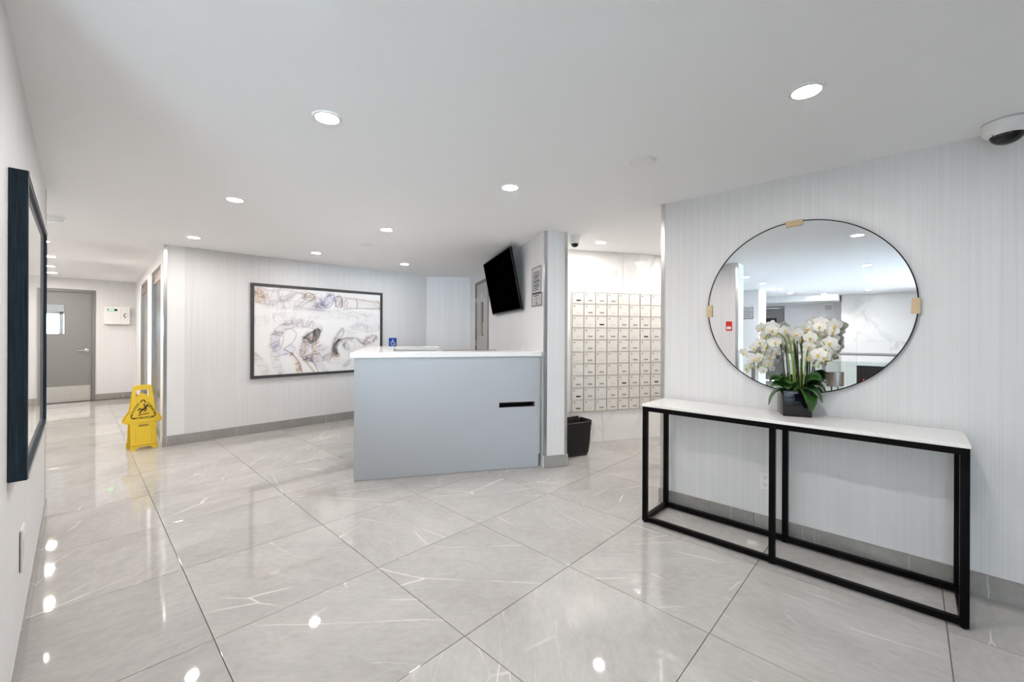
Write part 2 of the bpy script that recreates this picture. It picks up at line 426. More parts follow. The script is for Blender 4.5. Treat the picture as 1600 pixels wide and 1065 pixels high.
# far corridor wall with the grey door
YF = 12.0
fx0, fx1 = -.80, .262
mb = MB().box((-1.5, YF, 0), (fx0, YF+.15, Z)).box((fx1, YF, 0), (1.1, YF+.15, Z)).box((fx0, YF, 2.235), (fx1, YF+.15, Z))
struct('wall_corridor_end', mb, M_wall)
baseboard('baseboard_corridor_end', (fx1, YF), (.872, YF), -1)
baseboard('baseboard_elevator', (.872, 12.0), tuple(EP+(EQ-EP).normalized()*4.02), -1)
wall('wall_corridor_left', (-1.3, LY1+.3), (-1.3, 12.1), .1, m=M_white)
wall('wall_corridor_near', (-.475, LY1+.31), (-1.35, LY1+.31), .1)
def door(name, x0, x1, ztop, M, parts):
    pass
d1 = bpy.data.objects.new('door_1', None); COL.objects.link(d1); d1['kind'] = 'structure'; d1.location = (fx0, YF, 0)
w = fx1-fx0
mb = MB(); mb.box((0, -.012, 0), (.05, .10, 2.23)).box((w-.05, -.012, 0), (w, .10, 2.23)).box((.05, -.012, 2.18), (w-.05, .10, 2.23))
mb.box((.05, .067, 0), (.075, .10, 2.18)).box((w-.075, .067, 0), (w-.05, .10, 2.18)).box((.075, .067, 2.15), (w-.075, .10, 2.18)).box((.075, .067, 0), (w-.075, .10, .014))
mb.build('door_frame', M_dframe, d1)
L0, L1 = .053, w-.053
wx0, wx1, wz0, wz1 = L0+.15, L0+.585, 1.345, 1.94
mb = MB()
mb.box((L0, .02, .008), (wx0, .065, 2.177)).box((wx1, .02, .008), (L1, .065, 2.177)).box((wx0, .02, .008), (wx1, .065, wz0)).box((wx0, .02, wz1), (wx1, .065, 2.177))
mb.build('door_leaf', M_door, d1)
mb = MB(); b = .015
mb.box((wx0, .012, wz0), (wx0+b, .03, wz1)).box((wx1-b, .012, wz0), (wx1, .03, wz1)).box((wx0+b, .012, wz0), (wx1-b, .03, wz0+b)).box((wx0+b, .012, wz1-b), (wx1-b, .03, wz1))
mb.build('vision_frame', M_dframe, d1)
MB().box((wx0+.01, .03, wz0+.01), (wx1-.01, .036, wz1-.01)).build('glass_pane', M_winglass, d1)
MB().box((L0+.015, .016, .012), (L1-.02, .0205, .32), None, .001).build('kick_plate', mat_steel('kick_plate_steel', .3, (.72, .71, .69)), d1)
mb = MB(); hx = L1-.075
mb.lathe([(0, 0), (.035, 0), (.035, .012), (.02, .018), (.013, .02), (.013, .055), (0, .055)], 20, Matrix.Translation((hx, .02, 1.02)) @ Matrix.Rotation(PI/2, 4, 'X'))
mb.tube([(hx, -.028, 1.02), (hx-.05, -.030, 1.022), (hx-.10, -.026, 1.018), (hx-.125, -.018, 1.015)], [.014, .012, .011, .010], 10)
mb.build('door_handle', M_chrome, d1, True)
# stair room behind the pane: small white lobby with its own daylight
struct('wall_stair_back', MB().box((-1.5, YF+2.0, 0), (1.1, YF+2.1, 1.15)).box((-1.5, YF+2.0, 1.85), (1.1, YF+2.1, Z)).box((-1.5, YF+2.0, 1.15), (-.75, YF+2.1, 1.85)).box((.35, YF+2.0, 1.15), (1.1, YF+2.1, 1.85)), M_white)
w2 = bpy.data.objects.new('window_2', None); COL.objects.link(w2); w2['kind'] = 'structure'
MB().box((-.75, YF+2.03, 1.15), (-.70, YF+2.08, 1.85)).box((.30, YF+2.03, 1.15), (.35, YF+2.08, 1.85)).box((-.28, YF+2.03, 1.15), (-.22, YF+2.08, 1.85)).box((-.70, YF+2.03, 1.15), (.30, YF+2.08, 1.20)).box((-.70, YF+2.03, 1.80), (.30, YF+2.08, 1.85)).build('frame', M_white, w2)
MB().box((-.72, YF+2.05, 1.17), (.32, YF+2.056, 1.83)).build('pane', M_glass, w2)
struct('wall_stair_left', MB().box((-1.6, YF+.15, 0), (-1.5, YF+2.1, Z)), M_white)
struct('wall_stair_right', MB().box((1.1, YF+.15, 0), (1.2, YF+2.1, Z)), M_white)
struct('floor_stair', MB().box((-1.6, YF+.15, -.05), (1.2, YF+2.1, 0)), M_grout)
struct('ceiling_stair', MB().box((-1.6, YF+.15, Z), (1.2, YF+2.1, Z+.05)), M_ceil)

# television wall door
d2 = bpy.data.objects.new('door_2', None); COL.objects.link(d2); d2['kind'] = 'structure'
d2.matrix_world = Mtv
mb = MB().box((DS-.05, -.10, 0), (DS, .012, DT+.04)).box((DE, -.10, 0), (DE+.05, .012, DT+.04)).box((DS, -.10, DT), (DE, .012, DT+.04))
mb.build('door_frame', M_dframe, d2)
gx0, gx1, gz0, gz1 = 2.79, 2.99, 1.36, 1.93
mb = MB().box((DS+.003, -.06, .008), (gx0, -.012, DT-.003)).box((gx1, -.06, .008), (DE-.003, -.012, DT-.003)).box((gx0, -.06, .008), (gx1, -.012, gz0)).box((gx0, -.06, gz1), (gx1, -.012, DT-.003))
mb.build('door_leaf', plain('light_taupe_door', (.40, .385, .375), .45, 0, .02), d2)
MB().box((gx0, -.045, gz0), (gx1, -.039, gz1)).build('glass_pane', plain('dark_wired_glass', (.10, .10, .10), .08), d2)
MB().box((gx0+.02, -.038, gz0+.02), (gx1-.07, -.034, gz0+.22)).build('yellow_notice', plain('yellow_paper', (.75, .58, .08), .6), d2)
MB().box((2.82, -.011, 1.99), (2.96, -.008, 2.09)).build('name_plate', M_grey_sign, d2)
for zz in (.35, 1.22, 1.98): MB().box((DE-.015, -.012, zz-.05), (DE+.02, .016, zz+.05)).build('hinge', M_steel, d2)

# hull of the rooms that the mirror looks into, and the street windows behind the camera
WX0, WX1 = -5.7, -2.9
mb = MB().box((-8.3, -5.2, 0), (WX0, -5.05, Z)).box((WX1, -5.2, 0), (XR+.16, -5.05, Z)).box((WX0, -5.2, 2.42), (WX1, -5.05, Z)).box((WX0, -5.2, 0), (WX1, -5.05, .08))
struct('wall_street', mb, M_wall)
wn = bpy.data.objects.new('window_1', None); COL.objects.link(wn); wn['kind'] = 'structure'
for k in range(3): MB().box((WX0+k*1.375, -5.16, .08), (WX0+k*1.375+.05, -5.08, 2.42)).build('mullion', M_frame, wn)
for k in range(2): MB().box((WX0+.05+k*1.375, -5.125, .08), (WX0+(k+1)*1.375, -5.115, 2.42)).build('pane', M_glass, wn)
struct('wall_light_blocker', MB().box((-6.0, -5.05, 0), (-5.85, -1.3, Z)), M_wall)  # unseen wall added to keep the window light off the fireplace marble
# west door opening and wall
mb = MB().box((-8.3, -5.2, 0), (-8.0, 2.51, Z)).box((-8.3, 3.45, 0), (-8.0, 5.2, Z)).box((-8.3, 2.51, 2.25), (-8.0, 3.45, Z))
struct('wall_west', mb, M_wall)
d3 = bpy.data.objects.new('door_3', None); COL.objects.link(d3); d3['kind'] = 'structure'
MB().box((-8.1, 2.510, 0), (-7.99, 2.560, 2.25)).box((-8.1, 3.400, 0), (-7.99, 3.450, 2.25)).box((-8.1, 2.560, 2.20), (-7.99, 3.400, 2.25)).build('door_frame', M_dframe, d3)
MB().box((-8.09, 2.563, .008), (-8.04, 3.397, 1.32)).box((-8.09, 2.563, 1.90), (-8.04, 3.397, 2.197)).box((-8.09, 2.563, 1.32), (-8.04, 2.720, 1.90)).box((-8.09, 3.240, 1.32), (-8.04, 3.397, 1.90)).build('door_leaf', M_door, d3)
MB().box((-8.07, 2.720, 1.32), (-8.06, 3.240, 1.90)).build('glass_pane', plain('dark_door_glass', (.03, .03, .03), .05), d3)
# bulkhead, pier and sign wall seen in the mirror
struct('beam_west', MB().box((-8.0, 1.17, 2.30), (-7.0, 4.9, Z)), M_white)
mb = MB().box((-5.24, 2.44, 0), (-4.5, 5.1, Z)); struct('wall_pier', mb, M_wall)
struct('wall_entry_north', MB().box((-8.0, 4.9, 0), (-.475, 5.05, Z)), M_wall)
struct('wall_hull_east', MB().box((6.45, -5.2, 0), (6.6, 12.2, Z)), M_white)
struct('wall_hull_north', MB().box((1.1, 12.05, 0), (6.6, 12.2, Z)), M_white)
# marble fireplace wall
FX, FY0, FY1 = -7.5, -2.8, 1.14
fxh0, fxh1, fzh = .165, .818, .60
wf = struct('wall_fireplace', MB().box((-8.0, FY0, 0), (FX-.25, FY1, Z)), M_caulk)
for (y0, y1, z0, z1) in ((FY0, -.4, 0, 1.23), (-.4, FY1, 1.23, Z), (FY0, -.4, 1.23, Z), (-.4, fxh0, 0, 1.23), (fxh1, FY1, 0, 1.23), (fxh0, fxh1, fzh, 1.23), (fxh0, fxh1, 0, .05)):
    MB().box((FX-.25, y0+.001, z0+.001), (FX, y1-.001, z1-.001), None, .001).build('panel', M_marble, wf)
fp = thing('electric_fireplace', 'black framed electric fireplace with red flames set in the marble wall', 'fireplace', (FX, 0, 0))
MB().box((-.24, fxh0+.004, .055), (-.23, fxh1-.004, fzh-.004)).build('back_panel', M_bplast, fp)
f = .05
MB().box((-.03, fxh0+.003, .053), (.012, fxh0+f, fzh-.003)).box((-.03, fxh1-f, .053), (.012, fxh1-.003, fzh-.003)).box((-.03, fxh0+f, .053), (.012, fxh1-f, .053+f)).box((-.03, fxh0+f, fzh-f), (.012, fxh1-f, fzh-.003)).build('frame', M_bplast, fp)
for k in range(7):
    y = fxh0+.13+k*.065; h = .10+.07*rnd.random()
    MB().lathe([(0, .11), (.028, .14), (.022, .16), (.010, .11+h), (0, .13+h)], 8, Matrix.Translation((-.15, y, 0))).build('flame', M_flame, fp, True)
MB().box((-.20, fxh0+.06, .06), (-.06, fxh1-.06, .13)).build('ember_bed', plain('embers', (.10, .02, .01), .8), fp)

# glass guard rail between lobby and entry, seen in the mirror
R0, R1 = Vector((-.33, 1.78)), Vector((-.85, -1.95)); Mr, Lr = frame2(R0, R1)
gr = thing('guard_rail', 'steel and glass guard rail along the entry, seen in the round mirror', 'railing', M=Mr)
MB().tube([(0, 0, 1.14), (Lr, 0, 1.14)], .021, 12).build('handrail', M_chrome, gr, True)
pp = [.16, 1.0, 1.86, 2.72, Lr-.06]
for x in pp:
    MB().box((x-.025, -.012, 0.01), (x+.025, .012, 1.09), None, .002).box((x-.006, -.006, 1.085), (x+.006, .006, 1.13)).build('post', M_chrome, gr)
    MB().lathe([(0, .02), (.05, .02), (.05, .008), (.045, 0), (0, 0)], 20, Matrix.Translation((x, 0, 0))).build('base_flange', M_chrome, gr)
for a, b in zip(pp, pp[1:]): MB().box((a+.035, -.005, .09), (b-.035, .005, 1.04)).build('glass_panel', M_gglass, gr)

# small seat group seen in the mirror
ch = thing('tub_chair', 'small dark brown tub chair by the marble fireplace, seen in the mirror', 'chair', (-6.2, 1.28, 0), -1.2)
M_brown = plain('brown_leather', (.075, .035, .022), .45, 0, .2)
pts_o = [(.30*math.cos(a), .30*math.sin(a)) for a in np.linspace(-.3, PI+.3, 22)]; pts_i = [(.24*math.cos(a), .24*math.sin(a)) for a in np.linspace(PI+.3, -.3, 22)]
MB().prism(pts_o+pts_i, .16, .50).build('backrest', M_brown, ch)
MB().lathe([(0, .17), (.235, .17), (.24, .20), (.24, .30), (.20, .33), (0, .33)], 24).build('seat', M_brown, ch, True)
for a in (.8, 2.35, 3.9, 5.5): MB().tube([(.2*math.cos(a), .2*math.sin(a), 0), (.18*math.cos(a), .18*math.sin(a), .17)], [.012, .018], 8).build('leg', M_black, ch)
# ------------------------------------------------------------------ recessed ceiling lights
LG = 'round recessed ceiling lights'
ring_me = MB().lathe([(.054, -.001), (.054, -.008), (.066, -.006), (.069, 0), (.069, .002), (.054, .002)], 32, closed=True).mesh('trim_ring', True); ring_me.materials.append(M_white)
lens_me = MB().lathe([(0, -.005), (.0535, -.005)], 32).mesh('lens', recalc=False); lens_me.materials.append(M_lamp)
lens_c = lens_me.copy(); lens_c.materials[0] = M_lamp_c; lens_m = lens_me.copy(); lens_m.materials[0] = M_lamp_m; lens_b = lens_me.copy(); lens_b.materials[0] = M_lamp_b
lights = [
 (.855, 2.094, 'recessed ceiling light nearest the left wall, in front of the framed print'),
 (2.204, .332, 'recessed ceiling light between round mirror and camera, largest in the photo'),
 (.873, 3.917, 'recessed ceiling light second in the row leading to the yellow sign'),
 (2.181, 2.113, 'recessed ceiling light just before the television wall pier'),
 (2.200, 3.899, 'recessed ceiling light over the lobby floor left of the television top'),
 (.903, 5.803, 'recessed ceiling light closest to the steel corner guard of the back wall'),
 (2.200, 5.723, 'recessed ceiling light close above the large framed ink print'),
 (3.484, 5.633, 'recessed ceiling light behind the reception desk near the back corner'),
 (4.208, 2.603, 'recessed ceiling light in the mail alcove beside the small dome camera'),
 (-.267, 8.79, 'corridor ceiling light first past the left wall edge'),
 (-.306, 10.066, 'corridor ceiling light in the middle of the corridor'),
 (-.312, 11.15, 'corridor ceiling light right above the grey door'),
 (.886, .368, 'recessed light above the viewer, highest and largest one reflected in the round mirror'),
 (-1.687, .39, 'second recessed light from the top in the mirror, in the row of reflections'),
 (-3.091, .41, 'third recessed light from the top in the mirror, in the row of reflections'),
 (-4.466, .44, 'fourth recessed light from the top in the mirror, in the row of reflections'),
 (-6.236, .535, 'lowest light in the vertical row of reflections in the mirror, by the marble'),
 (-1.966, 2.118, 'leftmost light reflected in the mirror, beside the wall edge'),
 (-3.284, 2.107, 'light reflected in the mirror above the square grey notice and pier'),
 (-4.621, 2.07, 'light reflected in the mirror, third of the slanting row from the left'),
 (-5.941, 2.04, 'light reflected in the mirror, fourth of the slanting row from the left'),
 (-6.791, 1.44, 'light reflected in the mirror directly before the white bulkhead'),
 (5.25, 1.93, 'ceiling light of the mail alcove hidden by the mirror wall, a glint on its marble'),
 (-.285, 7.35, 'corridor ceiling light behind the left wall, seen only as glints on the tiles'),
 (-.275, 5.90, 'ceiling light behind the end of the left wall, near the smoke detector'),
]
for x, y, lab in lights:
    o = thing('ceiling_light', lab, 'ceiling light', (x, y, Z), 0, LG)
    put('trim_ring', ring_me, o); put('lens', lens_m if x > 4 or y > 11 else lens_c if y > 7 else lens_b if (y > 5.5 and x > .5) or (x > 2.1 and y < 1) else lens_me, o)
sl_ = thing('ceiling_light', 'square ceiling light behind the glass of the grey corridor door', 'ceiling light', (-.15, 12.85, Z), 0)
MB().box((-.20, -.20, -.03), (.20, .20, 0)).build('housing', M_white, sl_); MB().box((-.185, -.185, -.036), (.185, .185, -.0305)).build('diffuser', emit('stair_lamp', (1, .93, .82), 7), sl_)
# flush discs and detector
for x, y, r, lab in ((2.42, 1.20, .072, 'flush white round cover plate on the ceiling nearest the mirror wall'), (2.41, 4.75, .072, 'flush white round cover plate on the ceiling over the reception desk')):
    o = thing('cover_plate', lab, 'ceiling cover', (x, y, Z), 0, 'round ceiling cover plates')
    MB().lathe([(0, -.008), (r-.012, -.008), (r-.004, -.006), (r, 0)], 32).build('plate', M_wplast, o, True)
    MB().lathe([(r, 0), (r+.004, -.002), (r+.010, -.002), (r+.012, 0)], 32).build('rim', M_white, o, True)
sd = thing('smoke_detector', 'white smoke detector on the ceiling past the end of the left wall', 'smoke detector', (-.15, 5.75, Z))
MB().lathe([(0, -.05), (.045, -.05), (.06, -.042), (.065, -.02), (.065, 0)], 28).build('housing', M_wplast, sd, True)
MB().lathe([(.066, -.018), (.074, -.016), (.075, 0)], 28).build('base_ring', M_wplast, sd, True)

# ------------------------------------------------------------------ security cameras
def dome(lab, loc, s, deep):
    o = thing('security_camera', lab, 'camera', loc, 0, 'ceiling dome security cameras')
    if deep:
        MB().lathe([(.062, 0), (.064, -.03), (.056, -.075), (.048, -.088), (0, -.088)], 32).build('housing', M_wplast, o, True)
        MB().lathe([(.040, -.087), (.039, -.104), (.028, -.120), (0, -.128)], 24).build('dome', M_dome, o, True)
    else:
        MB().lathe([(.088, 0), (.088, -.045), (.084, -.052), (.074, -.066), (.062, -.072), (.058, -.068)], 40).build('housing', M_wplast, o, True)
        MB().lathe([(.0885, -.002), (.0895, -.006), (.0885, -.010)], 40).build('seam_ring', M_grey_sign, o, True)
        MB().lathe([(.060, -.068)]+[(.060*math.cos(a), -.068-.046*math.sin(a)) for a in np.linspace(.15, PI/2, 8)], 32).build('dome', M_dome, o, True)
        c = Vector((-.03, .028, -.095)); l = MB().lathe([(0, .008), (.009, .008), (.011, .004), (.011, -.004), (0, -.004)], 16, Matrix.Translation(c) @ Vector((-.6, .6, -.5)).to_track_quat('Z', 'Y').to_matrix().to_4x4()).build('lens_ring', plain('lens_dark_grey', (.05, .05, .055), .2), o, True)
        for k in (0, 2.1, 4.2): MB().lathe([(0, -.0725), (.004, -.0725), (.004, -.066), (0, -.066)], 8, Matrix.Translation((.07*math.cos(k+2.3), .07*math.sin(k+2.3), 0))).build('screw', M_steel, o)
dome('white security camera with wide dark dome on the ceiling above the right wall', (3.205, -.345, Z), 1, False)
dome('small white tapered security camera on the ceiling beside the pier and mail alcove', (3.745, 2.645, Z), 1, True)

# ------------------------------------------------------------------ framed prints
def cat_rom(P, n):
    P = np.array(P, float); P = np.vstack([2*P[0]-P[1], P, 2*P[-1]-P[-2]]); out = []
    for i in range(1, len(P)-2):
        for t in np.linspace(0, 1, n, endpoint=False):
            a, b, c, d = P[i-1:i+3]; out.append(.5*((2*b)+(-a+c)*t+(2*a-5*b+4*c-d)*t*t+(-a+3*b-3*c+d)*t**3))
    out.append(P[-2]); return np.array(out)
class Ink:
    """flat ink-smoke print: optical density per colour on a grid; thin wandering filaments inside soft plumes"""
    def __init__(s, w, h, asp, seed=1):
        s.w, s.h, s.asp = w, h, asp; s.D = np.zeros((h, w, 3)); s.gx, s.gy = np.meshgrid(np.linspace(0, asp, w), np.linspace(0, 1, h))
        s.rg = np.random.RandomState(seed)
        wx, wy = s.noise(s.gx*3, s.gy*3)-.5, s.noise(s.gx*3, s.gy*3)-.5; w2x, w2y = s.noise(s.gx*8, s.gy*8)-.5, s.noise(s.gx*8, s.gy*8)-.5
        s.wx, s.wy = s.gx+.30*wx+.07*w2x, s.gy+.30*wy+.07*w2y
    def noise(s, x, y):
        G = s.rg.rand(40, 40); i, j = np.floor(y).astype(int), np.floor(x).astype(int); fy, fx = y-i, x-j; fx, fy = fx*fx*(3-2*fx), fy*fy*(3-2*fy)
        g = lambda a, b: G[a % 40, b % 40]
        return (g(i, j)*(1-fx)+g(i, j+1)*fx)*(1-fy)+(g(i+1, j)*(1-fx)+g(i+1, j+1)*fx)*fy
    def soft(s, P, wd, n=20):
        C = cat_rom(P, n); C[:, 0] *= s.asp; acc = np.zeros((s.h, s.w)); step = s.asp/s.w; r = int(2.6*wd/step)+2
        for x, y in C:
            i, j = int(y*(s.h-1)), int(x/s.asp*(s.w-1)); i0, i1, j0, j1 = max(0, i-r), min(s.h, i+r+1), max(0, j-r), min(s.w, j+r+1)
            if i0 < i1 and j0 < j1:
                g = np.exp(-((s.gx[i0:i1, j0:j1]-x)**2+(s.gy[i0:i1, j0:j1]-y)**2)/(wd*wd)); acc[i0:i1, j0:j1] = np.maximum(acc[i0:i1, j0:j1], g)
        return acc
    def add(s, m, col, a): s.D += m[..., None]*a*(1-np.array(col))
    def line(s, P, wd, col, a): s.add(s.soft(P, wd, 60), col, a)
    def plume(s, P, wd, col, a, f=7., fil=3, sharp=.035):
        m = s.soft(P, wd); s.add(m*(.35+.65*s.noise(s.wx*f, s.wy*f)), col, a*.32)
        for k in range(fil):
            n = s.noise(s.wx*f*(1+.5*k)+k*9, s.wy*f*(1+.5*k)); s.add(np.minimum(m*1.5, 1)*np.exp(-((n-.5)/sharp)**2), col, a*.65)
        e = np.exp(-((m-.42)/.09)**2)*(s.noise(s.gx*6, s.gy*6) > .38); s.add(e, col, a*.38)     # darker drying edge
    def rgb(s): return np.clip(.88*np.exp(-1.5*s.D), 0, 1)
PUR, LIL, GOLD, DK, GRY, BRN = (.36, .26, .34), (.52, .52, .74), (.62, .36, .10), (.05, .03, .04), (.55, .52, .55), (.55, .40, .36)
def paint_main():
    k = Ink(330, 222, 1.5, 5)
    # upper band of smoke
    k.plume([(0, .08), (.10, .12), (.22, .10), (.34, .14), (.44, .16)], .085, PUR, .55, 8)
    k.plume([(.10, .20), (.24, .19), (.36, .20), (.50, .19)], .05, GRY, .6, 9)
    k.plume([(.02, .05), (.06, .10), (.03, .16)], .035, GOLD, .8, 16, 3, .06)
    k.plume([(.36, .07), (.40, .09)], .05, (.42, .36, .30), 1.0, 9); k.line([(.345, .11), (.37, .04), (.42, .06), (.425, .10), (.39, .125)], .005, GOLD, .7)
    k.plume([(.47, .20), (.52, .12), (.555, .07)], .05, LIL, 1.2, 8); k.line([(.505, .19), (.505, .11), (.55, .045), (.585, .06), (.57, .15), (.535, .21), (.505, .19)], .004, PUR, .9)
    k.plume([(.62, .10), (.625, .15)], .045, (.50, .42, .48), 1.1, 8); k.line([(.60, .19), (.60, .07), (.645, .06), (.655, .15), (.645, .20)], .005, PUR, 1.0)
    k.plume([(.68, .13), (.80, .135), (.92, .14), (1, .145)], .060, (.64, .54, .52), .8, 6, 2)
    k.line([(.665, .215), (.78, .195), (.9, .19), (1, .18)], .0045, PUR, .8); k.line([(.67, .06), (.80, .075), (.92, .10), (1, .105)], .0045, BRN, .7)
    for x in (.685, .775): k.line([(x, .08), (x+.012, .13), (x+.004, .20)], .0045, BRN if x < .7 else DK, .75)
    k.plume([(.30, .25), (.45, .30), (.62, .28), (.80, .30), (1, .32)], .05, GRY, .35, 6)
    # lower left plume: an open arch, dark knot, gold run-off
    k.plume([(.135, .66), (.15, .54), (.21, .45), (.31, .40), (.41, .42), (.46, .47)], .045, PUR, .75, 7)
    k.plume([(.14, .60), (.15, .70), (.20, .74), (.26, .70)], .04, LIL, .8, 8); k.line([(.17, .72), (.20, .60), (.19, .50), (.25, .47), (.29, .53), (.27, .62), (.21, .70)], .004, PUR, .55)
    k.plume([(.36, .58), (.41, .53), (.455, .50), (.44, .57), (.40, .62)], .028, DK, 1.5, 11, 3, .07); k.plume([(.39, .60), (.43, .55)], .022, GOLD, .9, 18, 2, .08); k.line([(.335, .60), (.39, .535), (.45, .475), (.475, .50)], .007, DK, .9)
    k.plume([(.36, .66), (.35, .74), (.37, .80), (.44, .82)], .05, PUR, .9, 9); k.plume([(.35, .64), (.355, .70), (.34, .78)], .020, GOLD, 1.2, 12); k.plume([(.44, .62), (.42, .70), (.45, .77)], .026, GOLD, .8, 12)
    k.plume([(.44, .66), (.47, .74), (.52, .80)], .045, PUR, .6, 9)
    k.plume([(.26, .78), (.295, .86), (.31, .97)], .022, GOLD, 1.1, 9); k.line([(.20, .71), (.26, .77), (.31, .87), (.335, 1)], .0055, PUR, .9); k.line([(.33, .80), (.37, .88), (.43, 1)], .007, GOLD, .8); k.line([(.38, .82), (.43, .90), (.46, 1)], .005, PUR, .8)
    k.plume([(.36, .84), (.44, .85), (.52, .83), (.58, .78)], .03, PUR, .7, 9); k.plume([(.44, .88), (.50, .95), (.52, 1)], .03, PUR, .5, 9)
    k.plume([(.14, .76), (.15, .88), (.18, 1)], .04, GRY, .6, 8)
    # lower right plume: leaf-like veil, dark crescents, trailing ribbon
    k.plume([(.585, .72), (.60, .60), (.645, .50)], .032, PUR, .6, 8); k.line([(.575, .76), (.585, .63), (.625, .51), (.655, .455), (.668, .51), (.645, .58), (.61, .65)], .005, DK, .55)
    k.plume([(.625, .62), (.59, .69), (.60, .77)], .024, DK, 1.0, 10, 3, .06); k.plume([(.69, .63), (.67, .68), (.70, .73)], .016, DK, .9, 10, 2, .07); k.plume([(.585, .74), (.575, .79), (.62, .80)], .022, GOLD, 1.0, 12)
    k.line([(.62, .615), (.68, .59), (.75, .588)], .010, DK, .55); k.plume([(.63, .61), (.72, .60), (.80, .62), (.86, .65)], .030, PUR, .7, 7)
    k.plume([(.86, .66), (.87, .60), (.92, .56), (.965, .58), (.93, .62), (.87, .66)], .022, (.55, .44, .44), .9, 8); k.line([(.84, .70), (.865, .61), (.92, .555), (.97, .575), (.94, .615)], .005, BRN, .7)
    k.plume([(.68, .70), (.78, .74), (.86, .72), (.93, .80)], .07, GRY, .45, 7); k.plume([(.48, .70), (.55, .73), (.60, .78)], .03, PUR, .4, 9); k.plume([(.72, .50), (.80, .44), (.88, .46), (.96, .44)], .05, GRY, .5, 7)
    k.plume([(.56, .84), (.66, .90), (.78, .93), (.9, .9)], .05, GRY, .5, 7); k.plume([(0, .78), (.05, .87), (.09, 1)], .04, BRN, .4, 8); k.plume([(.02, .40), (.12, .36), (.24, .33), (.30, .38)], .05, GRY, .35, 7)
    return k.rgb()
def paint_left():
    k = Ink(260, 200, 1.4, 9)
    k.plume([(.10, 1), (.2, .7), (.16, .45), (.28, .2), (.4, .05)], .09, PUR, .8, 7); k.plume([(.08, .35), (.18, .30), (.22, .42)], .06, BRN, 1.0, 8)
    k.plume([(.45, .7), (.55, .45), (.68, .3), (.9, .12)], .09, GRY, .9, 6); k.plume([(.3, .95), (.45, .8), (.62, .76), (.85, .68)], .04, GOLD, 1.0, 9)
    k.plume([(.2, .58), (.35, .62), (.55, .52)], .05, PUR, .8, 8); k.plume([(.34, .88), (.38, .80)], .05, DK, 1.0, 9); k.plume([(.6, .95), (.75, .85), (1, .8)], .07, PUR, .6, 7)
    return k.rgb()
def print_mesh(name, img, w, h):
    hh, ww, _ = img.shape; me = bpy.data.meshes.new(name)
    xs, zs = np.meshgrid(np.linspace(0, w, ww), np.linspace(h, 0, hh)); co = np.stack([xs, np.zeros_like(xs), zs], -1).reshape(-1, 3)
    idx = np.arange(hh*ww).reshape(hh, ww); f = np.stack([idx[1:, :-1], idx[1:, 1:], idx[:-1, 1:], idx[:-1, :-1]], -1).reshape(-1, 4)
    me.vertices.add(len(co)); me.vertices.foreach_set('co', co.ravel()); me.loops.add(f.size); me.loops.foreach_set('vertex_index', f.ravel().astype(np.int32))
    me.polygons.add(len(f)); me.polygons.foreach_set('loop_start', (np.arange(len(f))*4).astype(np.int32)); me.update(calc_edges=True)
    at = me.color_attributes.new('ink', 'FLOAT_COLOR', 'POINT'); rgba = np.ones((hh*ww, 4), np.float32); rgba[:, :3] = img.reshape(-1, 3); at.data.foreach_set('color', rgba.ravel())
    me.materials.append(M_print); return me
def framed(lab, M, w, h, fw, depth, mfront, mside, img):
    o = thing('framed_print', lab, 'picture', M=M)       # local x along the wall, -y out of the wall, z up
    b = fw
    for lo, hi in (((0, -depth, 0), (w, 0, b)), ((0, -depth, h-b), (w, 0, h)), ((0, -depth, b), (b, 0, h-b)), ((w-b, -depth, b), (w, 0, h-b))):
        bb = MB().box(lo, hi, None, .002).build('frame_bar', mside, o)
    if mside is M_navy:
        for z0 in (.002, h-.016): tag(MB().box((.006, -depth-.003, z0), (w-.004, -depth-.0002, z0+.014)).build('lit_front_edge', M_grey_sign, o), 'front edge painted grey as if lit')  # grey strips put the light on the front faces into the colour
    p = put('print', print_mesh('print', img, w-2*b, h-2*b), o); p.location = (b, -depth+.012, b)
    MB().box((b, -depth+.014, b), (w-b, -.002, h-b)).build('backing_board', mside, o)
    return o
framed('large purple and gold ink smoke print in a slim dark frame on the back wall', Matrix.Translation((1.645, YB-.001, .755)), 1.965, 1.322, .040, .035, M_frame, M_frame, paint_main())
Ml = Matrix(((0, 1, 0, XL+.001), (1, 0, 0, 2.236), (0, 0, 1, .870), (0, 0, 0, 1)))   # x along +y, -y(local) -> need out of wall = +x
Ml = Matrix(((0, -1, 0, XL+.001), (1, 0, 0, 2.236), (0, 0, 1, .870), (0, 0, 0, 1)))
framed('deep navy framed ink print seen edge-on on the left wall', Ml, 1.32, 1.085, .03, .045, M_navy, M_navy, paint_left())

# ------------------------------------------------------------------ reception desk
DA, DB = Vector((1.797, 3.764)), Vector((3.372, 2.800)); Md, Ld = frame2(DA, DB); DZ = 1.158
desk = thing('reception_desk', 'grey reception desk with mail slot, joined to the television wall pier', 'reception desk', M=Md)
sx0, sx1, sz0, sz1 = 1.395, 1.778, .632, .685
mb = MB().box((0, 0, .004), (sx0, .03, DZ)).box((sx1, 0, .004), (Ld-.028, .03, DZ)).box((sx0, 0, .004), (sx1, .03, sz0)).box((sx0, 0, sz1), (sx1, .03, DZ))
mb.build('front_panel', M_desk, desk)
tag(MB().box((Ld-.026, .004, .135), (Ld-.008, .03, DZ)).build('end_strip', M_desk, desk))
tag(MB().box((sx1, .0305, sz0), (sx1+.012, .16, sz1)).build('mail_slot_liner', M_slotw, desk), 'raw brown wood end of the mail slot')
MB().box((sx0-.012, .0305, sz0-.012), (sx1+.012, .16, sz0)).box((sx0-.012, .0305, sz1), (sx1+.012, .16, sz1+.012)).box((sx0-.012, .0305, sz0), (sx0, .16, sz1)).build('mail_slot_box', M_bplast, desk)
